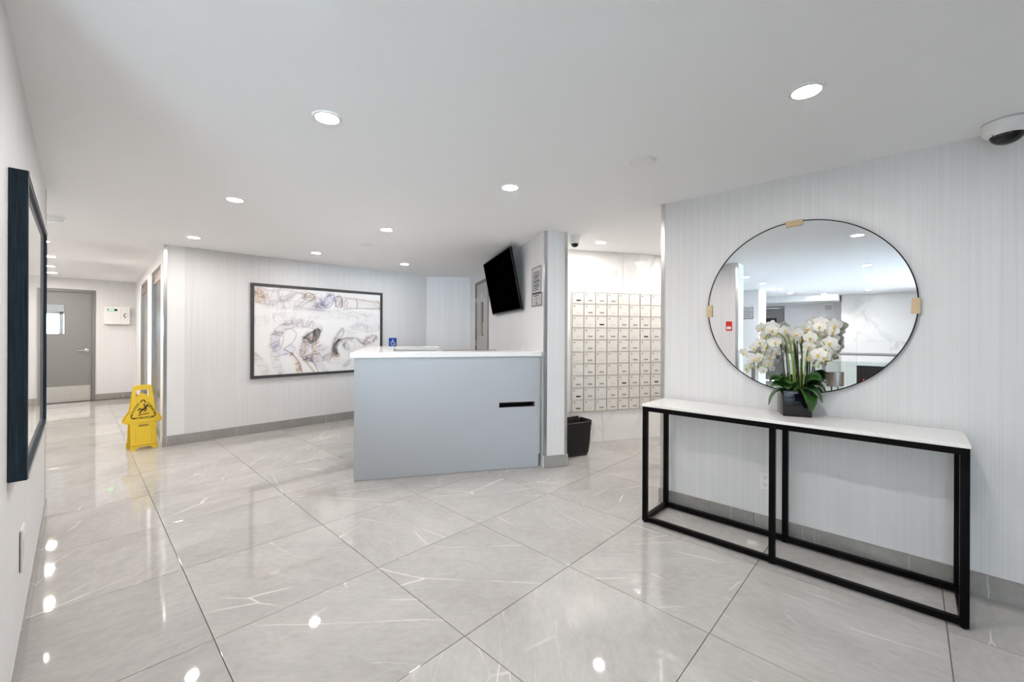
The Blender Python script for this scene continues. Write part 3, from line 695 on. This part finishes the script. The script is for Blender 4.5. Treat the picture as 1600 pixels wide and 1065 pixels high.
MB().box((sx0, .155, sz0), (sx1, .16, sz1)).build('mail_slot_back', M_bplast, desk)
# left return, running back from the front corner, and rear counter
RL, RD = 1.92, .34
MB().box((0, .031, .004), (.03, RL, DZ)).build('side_panel', M_desk, desk)
MB().box((.035, RL-.0, .004), (.90, RL+.03, DZ)).build('rear_panel', M_desk, desk)
MB().box((-.035, -.022, DZ), (Ld-.004, RD, DZ+.048), None, .003).build('front_counter', M_quartz, desk)
MB().box((-.035, RD+.001, DZ), (.34, RL-.28, DZ+.048), None, .003).build('return_counter', M_quartz, desk)
MB().box((-.035, RL-.279, DZ), (.925, RL+.06, DZ+.048), None, .003).build('rear_counter', M_quartz, desk)
MB().box((.04, RL-.26, .9), (.90, RL-.24, DZ-.002)).build('rear_dark_panel', M_bplast, desk)  # black panel standing in for the dark void below the rear counter
tag(MB().box((.85, RD+.004, DZ+.020), (1.44, RD+.022, DZ+.054)).build('back_rail', plain('taupe_edge', (.20, .16, .14), .6), desk), 'thin taupe rail along the counter back')
MB().box((.36, .17, .70), (Ld-.1, .80, .73)).build('work_surface', M_quartz, desk)
MB().box((.05, .165, .01), (.34, .80, .69)).build('pedestal_cabinet', M_desk, desk)

# ------------------------------------------------------------------ television
W0, sTV = 1.305, 1.305
tv_c = Vector((0, 0, H))+(Vector((2.957, 2.997, 1.886))-Vector((0, 0, H)))*sTV
ya, ti, ro = map(math.radians, (151.455, 11.085, .386))
n = Vector((math.cos(ya)*math.cos(ti), math.sin(ya)*math.cos(ti), -math.sin(ti))); xx = Vector((-math.sin(ya), math.cos(ya), 0)); zz = n.cross(xx)
x2 = xx*math.cos(ro)+zz*math.sin(ro); z2 = -xx*math.sin(ro)+zz*math.cos(ro)
Mt = Matrix(((x2.x, -n.x, z2.x, tv_c.x), (x2.y, -n.y, z2.y, tv_c.y), (x2.z, -n.z, z2.z, tv_c.z), (0, 0, 0, 1)))   # local -y is out of the screen
tv = thing('television', 'black flat television tilted down on the wall above the reception desk', 'television', M=Mt)
hw, hh = W0/2, .575*W0/2
b = .010
MB().box((-hw, -.002, -hh), (-hw+b, .016, hh)).box((hw-b, -.002, -hh), (hw, .016, hh)).box((-hw+b, -.002, hh-b), (hw-b, .016, hh)).box((-hw+b, -.002, -hh), (hw-b, .016, -hh+b*1.6)).build('bezel', M_bplast, tv)
MB().box((-hw+b, 0, -hh+b*1.6), (hw-b, .015, hh-b)).build('screen', M_screen, tv)
MB().box((-hw+.004, .0165, -hh+.004), (hw-.004, .024, hh-.004)).box((-hw*.75, .024, -hh*.85), (hw*.75, .046, hh*.3), None, .006).build('back_cover', M_bplast, tv)
MB().box((-.22, .048, -.10), (.22, .060, -.07)).box((-.22, .048, .05), (.22, .060, .08)).box((-.16, .048, -.15), (-.13, .075, .2)).box((.13, .048, -.15), (.16, .075, .2)).build('wall_bracket', M_black, tv)
for s in (-.145, .145): MB().tube([(s, .06, .16), (s, .165, .135)], .010, 8).build('tilt_arm', M_black, tv)

# ------------------------------------------------------------------ notices on the television wall
def text(body, size, m, parent, M, name='lettering', ext=.0006, align='CENTER'):
    c = bpy.data.curves.new(name, 'FONT'); c.body = body; c.size = size; c.align_x = align; c.align_y = 'CENTER'; c.extrude = ext; c.materials.append(m)
    c.resolution_u = 3; c.offset = size*.018
    tmp = bpy.data.objects.new(name, c); COL.objects.link(tmp)
    dg = bpy.context.evaluated_depsgraph_get(); me = bpy.data.meshes.new_from_object(tmp.evaluated_get(dg))
    bpy.data.objects.remove(tmp); bpy.data.curves.remove(c)
    if not me.materials: me.materials.append(m)
    o = put(name, me, parent); o.matrix_local = M; return o
Mn = Mtv @ Matrix(((-1, 0, 0, 0), (0, -1, 0, 0), (0, 0, 1, 0), (0, 0, 0, 1)))   # notice frame seen from the lobby: local x to the right, -y out of the wall
def notice(lab, x0, x1, z0, z1, blocks, frame=True, M=Mn):
    w, h = x1-x0, z1-z0
    o = thing('notice', lab, 'sign', M=M @ Matrix.Translation((x0, -.001, z0)))
    MB().box((0, -.008, 0), (w, 0, h), None, .001).build('plate', M_grey_sign, o)
    if frame:
        MB().box((0, -.011, 0), (.008, -.0085, h)).box((w-.008, -.011, 0), (w, -.0085, h)).box((.008, -.011, 0), (w-.008, -.0085, .008)).box((.008, -.011, h-.008), (w-.008, -.0085, h)).build('border', M_frame, o)
    mb = MB()
    for (bz, n, lw) in blocks:           # blurred small print: rows of short bars
        for r in range(n):
            z = bz*h-r*.020; x = w*(.5-lw/2)
            while x < w*(.5+lw/2)-.02:
                l = .014+.03*rnd.random(); x3 = min(x+l, w*(.5+lw/2)); mb.box((x, -.0095, z-.005), (x3, -.0082, z+.005)); x = x3+.008
    t = mb.build('small_print', M_signtxt, o); t['kind'] = 'stuff'
    return o
notice('upper framed grey notice with four blocks of small print right of the television', -.355, -.085, 1.832, 2.118, [(.80, 3, .66), (.62, 3, .66), (.44, 3, .70), (.26, 3, .66)])
notice('lower pale notice with centred small print under the framed notice', -.365, -.055, 1.692, 1.828, [(.82, 1, .5), (.60, 1, .2), (.32, 2, .16)])

# accessibility sign on the back wall
ac = thing('accessible_sign', 'blue square wheelchair sign on the back wall above the rear counter', 'sign', (3.750, YB-.001, 1.160))
MB().box((0, -.006, 0), (.150, 0, .150), None, .004).build('plate', M_blue, ac)
mb = MB(); mb.lathe([(0, -.0025), (.011, -.0025), (.011, 0), (0, 0)], 16, Matrix.Translation((.068, -.006, .128)) @ Matrix.Rotation(PI/2, 4, 'X'))
P = lambda x, z: (x, -.0075, z)
mb.tube([P(.068, .115), P(.070, .070)], .007, 6).tube([P(.068, .098), P(.095, .098)], .005, 6).tube([P(.070, .070), P(.100, .070), P(.114, .034), P(.126, .038)], .007, 6)
mb.tube([P(.072+.036*math.cos(a), .058+.036*math.sin(a)) for a in np.linspace(2.1, 6.0, 14)], .0055, 6)
mb.build('wheelchair_symbol', M_wplast, ac)
np_ = thing('name_plate', 'small dark plate just below the blue wheelchair sign', 'sign', (3.745, YB-.001, 1.112))
MB().box((0, -.005, 0), (.19, 0, .034), None, .001).build('plate', M_bronze, np_)
mb = MB()
for k in range(6): mb.box((.02+k*.026, -.006, .011), (.038+k*.026, -.0052, .023))
q = mb.build('raised_print', M_grey_sign, np_); q['kind'] = 'stuff'

# ------------------------------------------------------------------ mailboxes
bank = thing('mailbox_bank', 'bank of small aluminium mailboxes in ten rows set into the marble alcove wall', 'mailboxes', M=Mm)
mb = MB().box((MS+.001, -.030, MZ0), (ME-.001, -.0205, MZ1-.001)); mb.build('carcass', M_mailframe, bank)
MB().box((MS-.012, -.034, MZ0-.010), (ME+.012, -.0205, MZ0-.001)).box((MS-.012, -.034, MZ1), (ME+.012, -.0205, MZ1+.006)).box((MS-.012, -.034, MZ0-.001), (MS, -.0205, MZ1)).box((ME, -.034, MZ0-.001), (ME+.012, -.0205, MZ1)).build('border_trim', M_mail, bank)
NC, NR = 8, 10; dw, dh = (ME-MS)/NC, (MZ1-MZ0)/NR
door_me = MB().box((.006, -.040, .007), (dw-.006, -.0315, dh-.007), None, .0015).mesh('door'); door_me.materials.append(M_mail)
lock_me = MB().lathe([(0, .006), (.0065, .006), (.0075, .004), (.0075, 0)], 10, Matrix.Translation((dw*.22, -.040, dh*.80)) @ Matrix.Rotation(PI/2, 4, 'X')).mesh('lock'); lock_me.materials.append(plain('lock_steel', (.20, .19, .18), .4, .6))
def plate_me(m, a=.36, b=.74):
    me = MB().box((dw*a, -.0425, dh*.24), (dw*b, -.0402, dh*.36)).mesh('name_plate'); me.materials.append(m); return me
pm = [plate_me(plain('pale_plate', (.72, .72, .70), .5)), plate_me(plain('grey_plate', (.36, .35, .33), .5)), plate_me(plain('dark_plate', (.035, .033, .03), .5)), plate_me(plain('olive_plate', (.20, .19, .05), .5))]
rail_me = MB().box((.002, -.036, -.0035), (ME-MS-.002, -.0305, .0035)).mesh('row_rail'); rail_me.materials.append(plain('row_rail_aluminium', (.82, .80, .76), .3, .6))
for r in range(NR):
    for c in range(NC):
        z = MZ1-(r+1)*dh; x = MS+c*dw
        if r == 0 and c == 5: 
            d = put('door', door_me, bank); d.location = (x, .006, z); continue
        d = put('door', door_me, bank); d.matrix_local = Matrix.Translation((x+dw/2, -.001, z+dh/2)) @ Euler((rnd.uniform(-.014, .014), 0, rnd.uniform(-.014, .014))).to_matrix().to_4x4() @ Matrix.Translation((-dw/2, 0, -dh/2))
        put('lock', lock_me, d)
        kind = 2 if (r, c) in ((0, 0), (2, 2), (3, 6), (7, 4), (7, 7), (8, 0)) else 3 if (r, c) == (9, 0) else 1 if (rnd.random() < .18+.075*r and not (c == 0 and r < 7)) else 0
        put('name_plate', pm[kind], d)
for r in range(1, NR): o = put('row_rail', rail_me, bank); o.location = (MS, 0, MZ1-r*dh)

# ------------------------------------------------------------------ waste bin with liner
bn = thing('waste_bin', 'black waste bin with a loose black liner beside the pier', 'bin', M=Matrix.Translation((3.975, 2.825, 0)) @ Matrix.Rotation(-.411, 4, 'Z'))
def rrect(hx, hy, r, n=4):
    out = []
    for cx, cy, a0 in ((hx-r, hy-r, 0), (-hx+r, hy-r, PI/2), (-hx+r, -hy+r, PI), (hx-r, -hy+r, 1.5*PI)):
        for k in range(n+1): a = a0+PI/2*k/n; out.append((cx+r*math.cos(a), cy+r*math.sin(a)))
    return out
def loft(secs):
    mb = MB(); rings = [[mb.bm.verts.new((x, y, z+dz)) for (x, y), dz in zip(p, dzs)] for p, z, dzs in secs]
    n_ = len(rings[0])
    for A, B in zip(rings, rings[1:]):
        for k in range(n_): mb.bm.faces.new((A[k], A[(k+1) % n_], B[(k+1) % n_], B[k]))
    return mb, rings
nn = len(rrect(1, 1, .1)); z0s = [0]*nn
mb, rg = loft([(rrect(.150, .100, .03), .002, z0s), (rrect(.176, .122, .03), .385, z0s), (rrect(.168, .114, .028), .385, z0s), (rrect(.140, .090, .025), .02, z0s)])
mb.bm.faces.new(rg[0][::-1]); mb.bm.faces.new(rg[-1]); mb.build('bin_body', M_binp, bn)
wav = [.010*math.sin(i*2.1)+.006*math.sin(i*5.3) for i in range(nn)]
def wr(hx, hy, r, s): return [(x*(1+s*math.sin(i*2.7)), y*(1+s*math.sin(i*1.9+1))) for i, (x, y) in enumerate(rrect(hx, hy, r))]
mb, rg = loft([(wr(.156, .106, .035, .02), .03, wav), (wr(.166, .114, .035, .04), .14, z0s), (wr(.172, .120, .03, .03), .26, z0s), (rrect(.182, .128, .032), .34, z0s), (rrect(.186, .131, .032), .352, z0s), (rrect(.188, .133, .032), .392, wav), (rrect(.174, .120, .03), .400, wav), (wr(.160, .106, .028, .03), .36, z0s), (wr(.14, .09, .03, .08), .25, z0s), (wr(.10, .06, .03, .15), .18, wav)])
mb.bm.faces.new(rg[-1]); mb.build('bin_liner', M_bag, bn, True)

# ------------------------------------------------------------------ wet floor sign
Ms = Matrix.Translation((.545, 6.68, 0)) @ Matrix.Rotation(.12, 4, 'Z')
wet = thing('wet_floor_sign', 'yellow folding wet floor caution sign standing by the back wall corner', 'caution sign', M=Ms)
HS = .76
def sign_outline(hole=True):
    right = [(.126, 0), (.128, .055), (.120, .075), (.118, .305), (.176, .325), (.168, .365), (.116, .455), (.108, .52), (.086, .735), (.077, .757), (.062, .762)]
    base = [(-.126, 0), (-.086, 0), (-.066, .022), (-.04, .032), (.04, .032), (.066, .022), (.086, 0)]
    left = [(-x, z) for x, z in right][::-1][:-1]
    return base+right+left
def sign_panel(name, tilt, y, flip, parent):
    pts = sign_outline(); bm = bmesh.new()
    hole = [(-.064, .628), (-.056, .705), (.056, .705), (.064, .628), (.042, .628), (.030, .652), (0, .662), (-.030, .652), (-.042, .628)]
    th = .010
    # outline with a hole: bridge by triangulated fill
    vo = [bm.verts.new((x, 0, z)) for x, z in pts]; vh = [bm.verts.new((x, 0, z)) for x, z in hole]
    es = [bm.edges.new((vo[i], vo[(i+1) % len(vo)])) for i in range(len(vo))]+[bm.edges.new((vh[i], vh[(i+1) % len(vh)])) for i in range(len(vh))]
    r = bmesh.ops.triangle_fill(bm, use_beauty=True, edges=es)
    f = [g for g in r['geom'] if isinstance(g, bmesh.types.BMFace)]
    ex = bmesh.ops.extrude_face_region(bm, geom=f)
    bmesh.ops.translate(bm, vec=(0, th, 0), verts=[g for g in ex['geom'] if isinstance(g, bmesh.types.BMVert)])
    mb = MB(); mb.bm.free(); mb.bm = bm
    o = mb.build(name, M_yel, parent)
    o.matrix_local = Matrix.Translation((0, y, 0)) @ Matrix.Rotation(tilt, 4, 'X'); return o
fr = sign_panel('front_panel', -.13, -.105, False, wet)
bk = sign_panel('back_panel', .13, .095, False, wet)
# raised triangle with printed warning
tri = lambda s, z: [(-.205*s, z), (.205*s, z), (0, z+.335*s)]
P3 = Matrix(((1, 0, 0, 0), (0, 0, -1, 0), (0, 1, 0, 0), (0, 0, 0, 1)))      # local xy drawing -> panel xz, extruded to -y
MB().prism([(-.164, .322), (.164, .322), (.168, .345), (.040, .60), (.018, .645), (-.018, .645), (-.040, .60), (-.168, .345)], .0005, .007, P3).build('raised_triangle', M_yel, fr)
mb = MB(); Y = -.0078
c = [(-.122, .378), (.122, .378), (0, .600)]
for i in range(3):        # rounded corner strokes of the printed triangle
    p = Vector(c[i]); a = Vector(c[(i+1) % 3]); b_ = Vector(c[(i+2) % 3]); da = (a-p).normalized(); db = (b_-p).normalized()
    k = .050; path = [p+da*k, p+da*.022, p+(da+db)*.010, p+db*.022, p+db*k]
    mb.tube([(q.x, Y, q.y) for q in path], .0055, 6)
# slipping figure
F = lambda x, z: (x*.82, Y, z)
mb.lathe([(0, .002), (.012, .002), (.012, 0), (0, 0)], 14, Matrix.Translation((.036, Y+.002, .510)) @ Matrix.Rotation(PI/2, 4, 'X'))
mb.tube([F(.032, .502), F(.008, .478), F(-.012, .468)], .0105, 6).tube([F(.028, .500), F(.008, .517), F(.016, .540)], .0055, 6).tube([F(.026, .495), F(.032, .470), F(.022, .452), F(.006, .446)], .0055, 6)
mb.tube([F(-.012, .470), F(-.040, .484), F(-.058, .462)], .007, 6).tube([F(-.010, .466), F(-.030, .448), F(-.044, .425)], .007, 6).tube([F(-.062, .408), F(.066, .419)], .0045, 6)
mb.build('slip_pictogram', M_ink, fr)
def stext(b, x, z, ang, size): text(b, size, M_ink, fr, Matrix.Translation((x, Y, z)) @ Matrix.Rotation(-ang, 4, 'Y') @ Matrix.Rotation(PI/2, 4, 'X'))
stext('ATTENTION', 0, .371, 0, .034); sl = math.atan2(.222, .122)
stext('CAUTION', -.076, .483, sl, .033); stext('CUIDADO', .076, .483, -sl, .033)
MB().box((-.045, -.006, .275), (.045, .001, .295), None, .004).build('grip_slot', plain('yellow_slot_shade', (.33, .22, .02), .6), fr)  # raised bar; its darker yellow paints in the shade of a slot
MB().box((-.121, -.010, .058), (.121, .001, .072), None, .003).build('foot_ridge', M_yel, fr)
for s in (-1, 1): MB().box((s*.072-.004, -.006, .085), (s*.072+.004, .001, .265), None, .002).build('panel_rib', M_yel, fr)

# ------------------------------------------------------------------ intercom box by the far door
ib = thing('fire_phone_cabinet', 'white two-door wall cabinet with green display and telephone mark beside grey door', 'cabinet', (.379, YF-.001, 1.552))
MB().box((0, -.10, 0), (.392, 0, .360), None, .004).build('body', M_wplast, ib)
MB().box((.006, -.108, .006), (.245, -.1005, .354), None, .003).build('panel_door', M_wplast, ib)
MB().box((.251, -.108, .006), (.386, -.1005, .354), None, .003).build('phone_door', M_wplast, ib)
MB().box((.05, -.112, .275), (.20, -.1085, .315)).build('display', M_bplast, ib)
MB().box((.065, -.114, .285), (.15, -.1122, .303)).build('display_text', M_led, ib)
mb = MB().tube([(.322+.022*math.cos(a), -.110, .185+.040*math.sin(a)) for a in np.linspace(PI*.62, PI*1.38, 9)], .006, 6)
mb.tube([(.318, -.110, .226), (.332, -.110, .220)], .009, 6).tube([(.318, -.110, .144), (.332, -.110, .150)], .009, 6).tube([(.346, -.110, .185), (.356, -.110, .185)], .004, 6)
mb.build('telephone_symbol', M_bplast, ib)

# ------------------------------------------------------------------ outlets, alarm, square notice, exit box
ou = thing('outlet', 'white duplex wall outlet behind the console table', 'outlet', M=Matrix(((0, -1, 0, XR-.001), (-1, 0, 0, .768), (0, 0, 1, .308), (0, 0, 0, 1))) if False else Matrix(((0, 1, 0, XR-.0005), (-1, 0, 0, .768), (0, 0, 1, .308), (0, 0, 0, 1))))
MB().box((0, -.006, 0), (.072, 0, .116), None, .002).build('cover_plate', M_wplast, ou)
for k in range(2):
    z = .032+k*.052; MB().prism([(x*.8, y) for x, y in rrect(.020, .016, .008)], 0, .003, Matrix.Translation((.036, -.006, z)) @ P3).build('receptacle', M_wplast, ou)
    MB().box((.027, -.0095, z), (.030, -.009, z+.009)).box((.041, -.0095, z), (.044, -.009, z+.009)).lathe([(0, .0004), (.003, .0004), (.003, 0)], 8, Matrix.Translation((.036, -.0091, z-.008)) @ Matrix.Rotation(PI/2, 4, 'X')).build('slots', M_bplast, ou)
o2 = thing('outlet', 'white outlet cover on the left wall under the navy framed print', 'outlet', M=Matrix(((0, -1, 0, XL+.0005), (1, 0, 0, 2.70), (0, 0, 1, .375), (0, 0, 0, 1))))
MB().box((0, -.010, 0), (.118, 0, .180), None, .003).build('cover_plate', M_wplast, o2)
MB().box((-.004, -.002, .008), (-.0005, 0, .172)).build('gap_shadow_strip', M_bplast, o2)  # black strip painted in as the shadow gap beside the plate
MB().box((.03, -.012, .05), (.09, -.0105, .13), None, .0005).build('receptacle', M_wplast, o2)
fa = thing('fire_alarm_pull', 'red fire alarm pull station on the left wall, seen in the mirror', 'fire alarm', M=Matrix(((0, -1, 0, XL+.0005), (1, 0, 0, 1.865), (0, 0, 1, 1.45), (0, 0, 0, 1))))
MB().box((0, -.006, 0), (.085, .03, .14), None, .002).build('body', M_red, fa)
MB().box((.012, -.009, .022), (.073, -.0065, .062), None, .001).build('pull_handle', M_wplast, fa)
Msg = Matrix(((0, -1, 0, -4.499), (1, 0, 0, 2.55), (0, 0, 1, 1.77), (0, 0, 0, 1)))
notice('square grey notice with bold centred lines, seen in the mirror on the entry pier', 0, .28, 0, .28, [(.82, 1, .5), (.64, 1, .7), (.5, 1, .8), (.36, 1, .6), (.22, 1, .55)], True, Msg)
eb = thing('exit_sign', 'white box sign on the far wall under the bulkhead, seen in the mirror', 'sign', (-7.999, 1.36, 2.06))
MB().box((0, 0, 0), (.05, .20, .20), None, .004).build('housing', M_wplast, eb)
MB().box((.0505, .02, .03), (.054, .18, .17), None, .002).build('face_plate', M_grey_sign, eb)

# ------------------------------------------------------------------ console table
TX0, TX1, TY0, TY1, tb = 2.905, 3.300, -.205, 1.436, .033; TZ = .857
ct = thing('console_table', 'long black metal console table with a white marble top under the mirror', 'console table', (0, 0, 0))
MB().box((TX0-.003, TY0-.003, TZ), (TX1+.004, TY1+.003, TZ+.019), None, .002).build('marble_top', M_slab, ct)
ymid = .603
for y in (TY0, ymid-tb/2, TY1-tb):
    for x in (TX0, TX1-tb): MB().box((x, y, .008 if y == ymid-tb/2 else .010), (x+tb, y+tb, TZ-.0005), None, .0015).build('leg', M_black, ct)
for x in (TX0, TX1-tb):
    for z in (.012, TZ-tb-.0005):
        MB().box((x+.001, TY0+tb, z), (x+tb-.001, ymid-tb/2, z+tb-.001), None, .0015).build('long_rail', M_black, ct)
        MB().box((x+.001, ymid+tb/2, z), (x+tb-.001, TY1-tb, z+tb-.001), None, .0015).build('long_rail', M_black, ct)
for y in (TY0, TY1-tb):
    for z in (.012, TZ-tb-.0005): MB().box((TX0+tb, y+.001, z), (TX1-tb, y+tb-.001, z+tb-.001), None, .0015).build('end_rail', M_black, ct)
for y in (TY0, TY1-tb):
    for x in (TX0, TX1-tb): MB().lathe([(0, 0), (.011, 0), (.013, .003), (.013, .010), (0, .010)], 12, Matrix.Translation((x+tb/2, y+tb/2, 0))).build('foot', M_bplast, ct)

# ------------------------------------------------------------------ round mirror
mc, mr = Vector((XR-.001, .538, 1.577)), .573
mi = thing('round_mirror', 'large round wall mirror with a thin black rim and three beige corner clips', 'mirror', M=Matrix(((.0092, 0, -.99996, mc.x-.006), (-.99996, 0, -.0092, mc.y), (0, 1, 0, mc.z), (0, 0, 0, 1))))
MB().lathe([(0, .0165), (mr-.006, .0165), (mr-.006, .004), (0, .004)], 128).build('mirror_glass', M_mirror, mi)
MB().lathe([(mr-.0055, .002), (mr-.0055, .020), (mr, .020), (mr, .002)], 128, closed=True).build('rim', M_black, mi, True)
def clip(ang, wid, dep):
    M = Matrix.Rotation(ang, 4, 'Z') @ Matrix.Translation((mr, 0, 0))
    o = MB().box((-.032, -wid/2, .0205), (.006, wid/2, .0245), M).box((.001, -wid/2, .001), (.006, wid/2, .0205), M).build('corner_clip', M_wood, mi)
clip(PI/2+.045, .095, .03); clip(PI+.02, .090, .03); clip(-.03, .090, .03)

# ------------------------------------------------------------------ orchid
orc = thing('potted_orchid', 'white orchid with arching sprays in a glossy black square pot on the console', 'potted plant', (3.201, .541, TZ+.019))
base = Vector((3.201, .541, TZ+.019)); ang = math.atan2(-.147, .063)
Mp = Matrix.Rotation(ang, 4, 'Z')
def sq(h): return rrect(h, h, .008, 3)
n4 = [0]*len(sq(.08))
mb, rg = loft([(sq(.076), 0.0, n4), (sq(.078), .006, n4), (sq(.081), .160, n4), (sq(.080), .163, n4), (sq(.074), .163, n4), (sq(.073), .130, n4)])
mb.bm.faces.new(rg[0][::-1]); mb.bm.faces.new(rg[-1]); o = mb.build('pot', M_pot, orc, True); o.matrix_local = Mp
mb = MB().grid([[(x, y, .140+.012*math.sin(x*90)*math.cos(y*110)) for y in np.linspace(-.068, .068, 9)] for x in np.linspace(-.068, .068, 9)])
o = mb.build('moss', M_moss, orc, True); o.matrix_local = Mp; o['kind'] = 'stuff'
def leaf_mesh(L, w, rise, droop):
    rows = []
    for i in range(11):
        t = i/10; x = L*t*(1-.10*t*t); z = rise*math.sin(min(1, t*1.25)*PI/2)-droop*t*t*t
        hw = 1.3*w*max(.10, (1-abs(2*t-1.12)**2.6*.86))*(.45+.55*min(1, t*2.6))*(1 if t < 1 else .35)
        rows.append([(x, hw*s, z+abs(s)**1.5*hw*.35) for s in (-1, -.6, 0, .6, 1)])
    return MB().grid([[(x*.92, y, z) for x, y, z in r] for r in rows]).mesh('leaf', True)
def add_leaf(az, L, w, rise, droop, roll=0, mat=None, z=.150, off=.015):
    me = leaf_mesh(L, w, rise, droop); me.materials.append(mat or M_leaf); o = put('leaf', me, orc)
    sm = o.modifiers.new('thick', 'SOLIDIFY'); sm.thickness = .0016
    o.matrix_local = Matrix.Translation((off*math.cos(az), off*math.sin(az), z)) @ Matrix.Rotation(az, 4, 'Z') @ Matrix.Rotation(roll, 4, 'X'); return o
# azimuth 0 points at the wall, pi/2 to the picture's left, -pi/2 to its right, pi to the room
for a in ((1.75, .150, .036, .085, .02, .5), (2.05, .165, .038, .015, .11, .2), (1.60, .150, .034, .055, .05, -.3), (2.5, .11, .030, .09, .02, .3),
          (-1.85, .150, .046, .105, .02, -.5), (-2.15, .150, .046, .030, .14, -.2), (-1.55, .165, .040, .120, .03, .4), (-1.75, .165, .036, .045, .10, .1),
          (-1.35, .175, .032, .07, .04, .3), (3.05, .075, .030, .075, .02, 0), (2.85, .06, .022, .045, .03, .2), (.9, .12, .034, .09, .02, 0), (-.7, .11, .034, .10, .02, 0), (1.2, .13, .032, .075, .04, -.2)):
    add_leaf(*a)
def rel(P): return [tuple(Vector(p)-base) for p in P]
stemsP = [[(3.19,.555,1.01),(3.175,.57,1.238),(3.165,.588,1.361),(3.165,.645,1.411),(3.165,.708,1.36),(3.165,.757,1.264),(3.165,.795,1.162)],
 [(3.18,.536,1.01),(3.15,.549,1.301),(3.14,.587,1.415),(3.14,.658,1.402),(3.14,.684,1.297),(3.14,.72,1.19)],
 [(3.19,.508,1.01),(3.175,.498,1.301),(3.165,.466,1.435),(3.165,.407,1.458),(3.165,.359,1.383),(3.165,.35,1.306)],
 [(3.18,.495,1.01),(3.15,.461,1.303),(3.14,.42,1.395),(3.14,.372,1.306),(3.14,.409,1.234)],
 [(3.20,.53,1.01),(3.18,.541,1.321),(3.175,.521,1.394),(3.175,.48,1.362)]]
for P in stemsP:
    C = cat_rom(P, 8); MB().tube(rel(C), [.0050-.0030*i/len(C) for i in range(len(C))], 7).build('stem', M_stem, orc, True)
for P in ([(3.175,.572,1.00),(3.165,.613,1.357)], [(3.175,.560,1.00),(3.165,.584,1.328)], [(3.175,.507,1.00),(3.165,.522,1.382)], [(3.175,.495,1.00),(3.165,.496,1.447)], [(3.175,.470,1.00),(3.165,.468,1.29)]):
    MB().tube(rel(P), .0036, 7).build('stake', M_stick, orc, True)
def petal(mb, ang, L, w, cup):
    R = Matrix.Rotation(ang, 4, 'Z'); rows = []
    for i in range(6):
        t = i/5; hw = w*max(.12, math.sin(PI*min(1, .12+t*.80))**.75); 
        rows.append([R @ Vector((L*t, hw*s, cup*t*t-abs(s)*hw*.25+.003*math.sin(7*t+3*s))) for s in (-1, -.4, .4, 1)])
    mb.grid(rows)
fm = MB()
for a in (.12, PI-.12): petal(fm, a, .042, .026, .004)
for a in (PI/2, PI*1.5-.62, PI*1.5+.62): petal(fm, a, .040, .016, -.006)
petal_me = fm.mesh('flower', True); petal_me.materials.append(M_petal)
lm = MB(); lm.lathe([(0, .002), (.007, .004), (.009, .010), (.005, .016), (0, .018)], 8, Matrix.Translation((0, -.006, 0))); lm.grid([[(x, -.012-.012*t, .006+.010*math.sin(t*2.4)) for x in (-.008*(1-t*.6), 0, .008*(1-t*.6))] for t in (0, .33, .66, 1)])
lip_me = lm.mesh('lip', True); lip_me.materials.append(M_lip)
FL = [(3.12,0.811,1.268),(3.165,0.795,1.175),(3.21,0.776,1.301),(3.142,0.729,1.24),(3.188,0.716,1.153),(3.12,0.724,1.339),(3.165,0.689,1.313),(3.21,0.68,1.248),(3.142,0.763,1.23),(3.188,0.702,1.381),(3.12,0.651,1.423),(3.165,0.624,1.402),(3.21,0.611,1.356),(3.143,0.641,1.344),(3.188,0.635,1.284),(3.12,0.58,1.419),(3.165,0.564,1.386),(3.21,0.691,1.205),(3.142,0.655,1.444),(3.188,0.725,1.437),(3.12,0.515,1.402),(3.165,0.502,1.366),(3.21,0.547,1.361),(3.143,0.462,1.434),(3.188,0.443,1.463),(3.12,0.398,1.441),(3.165,0.375,1.422),(3.21,0.358,1.399),(3.142,0.332,1.449),(3.188,0.416,1.399),(3.12,0.446,1.375),(3.165,0.426,1.347),(3.21,0.393,1.359),(3.142,0.354,1.345),(3.188,0.34,1.364),(3.12,0.452,1.324),(3.165,0.442,1.287),(3.21,0.406,1.307),(3.142,0.369,1.294),(3.188,0.352,1.297),(3.12,0.379,1.26),(3.165,0.462,1.254),(3.21,0.339,1.321),(3.142,0.338,1.414),(3.188,0.485,1.407),(3.12,0.404,1.274),(3.165,0.398,1.47)]
for i, p in enumerate(FL):
    p = Vector(p); d = Vector((-1+rnd.uniform(-.3, .3), -.55*0+rnd.uniform(-.75, .45), rnd.uniform(-.45, .25))).normalized()
    q = d.to_track_quat('Z', 'Y'); o = put('flower', petal_me, orc); s = rnd.uniform(.80, 1.08) if p.z > 1.2 else .7
    o.matrix_local = Matrix.Translation(p-base) @ q.to_matrix().to_4x4() @ Matrix.Rotation(rnd.uniform(-.4, .4), 4, 'Z') @ Matrix.Scale(s, 4)
    put('lip', lip_me, o)
bud_me = MB().lathe([(0, -.011), (.007, -.006), (.009, .001), (.006, .009), (0, .013)], 10).mesh('bud', True); bud_me.materials.append(M_bud)
for p in [(3.16,0.81,1.153),(3.16,0.775,1.173),(3.16,0.794,1.215),(3.16,0.751,1.165),(3.16,0.721,1.188),(3.16,0.699,1.181),(3.16,0.802,1.14),(3.16,0.422,1.233),(3.16,0.402,1.214),(3.16,0.38,1.223),(3.16,0.361,1.235),(3.16,0.346,1.24),(3.16,0.431,1.2),(3.16,0.409,1.194)]:
    o = put('bud', bud_me, orc); o.matrix_local = Matrix.Translation(Vector(p)-base) @ Euler((rnd.uniform(-.6, .6), rnd.uniform(-.6, .6), 0)).to_matrix().to_4x4()
print('tiles', NTILE)
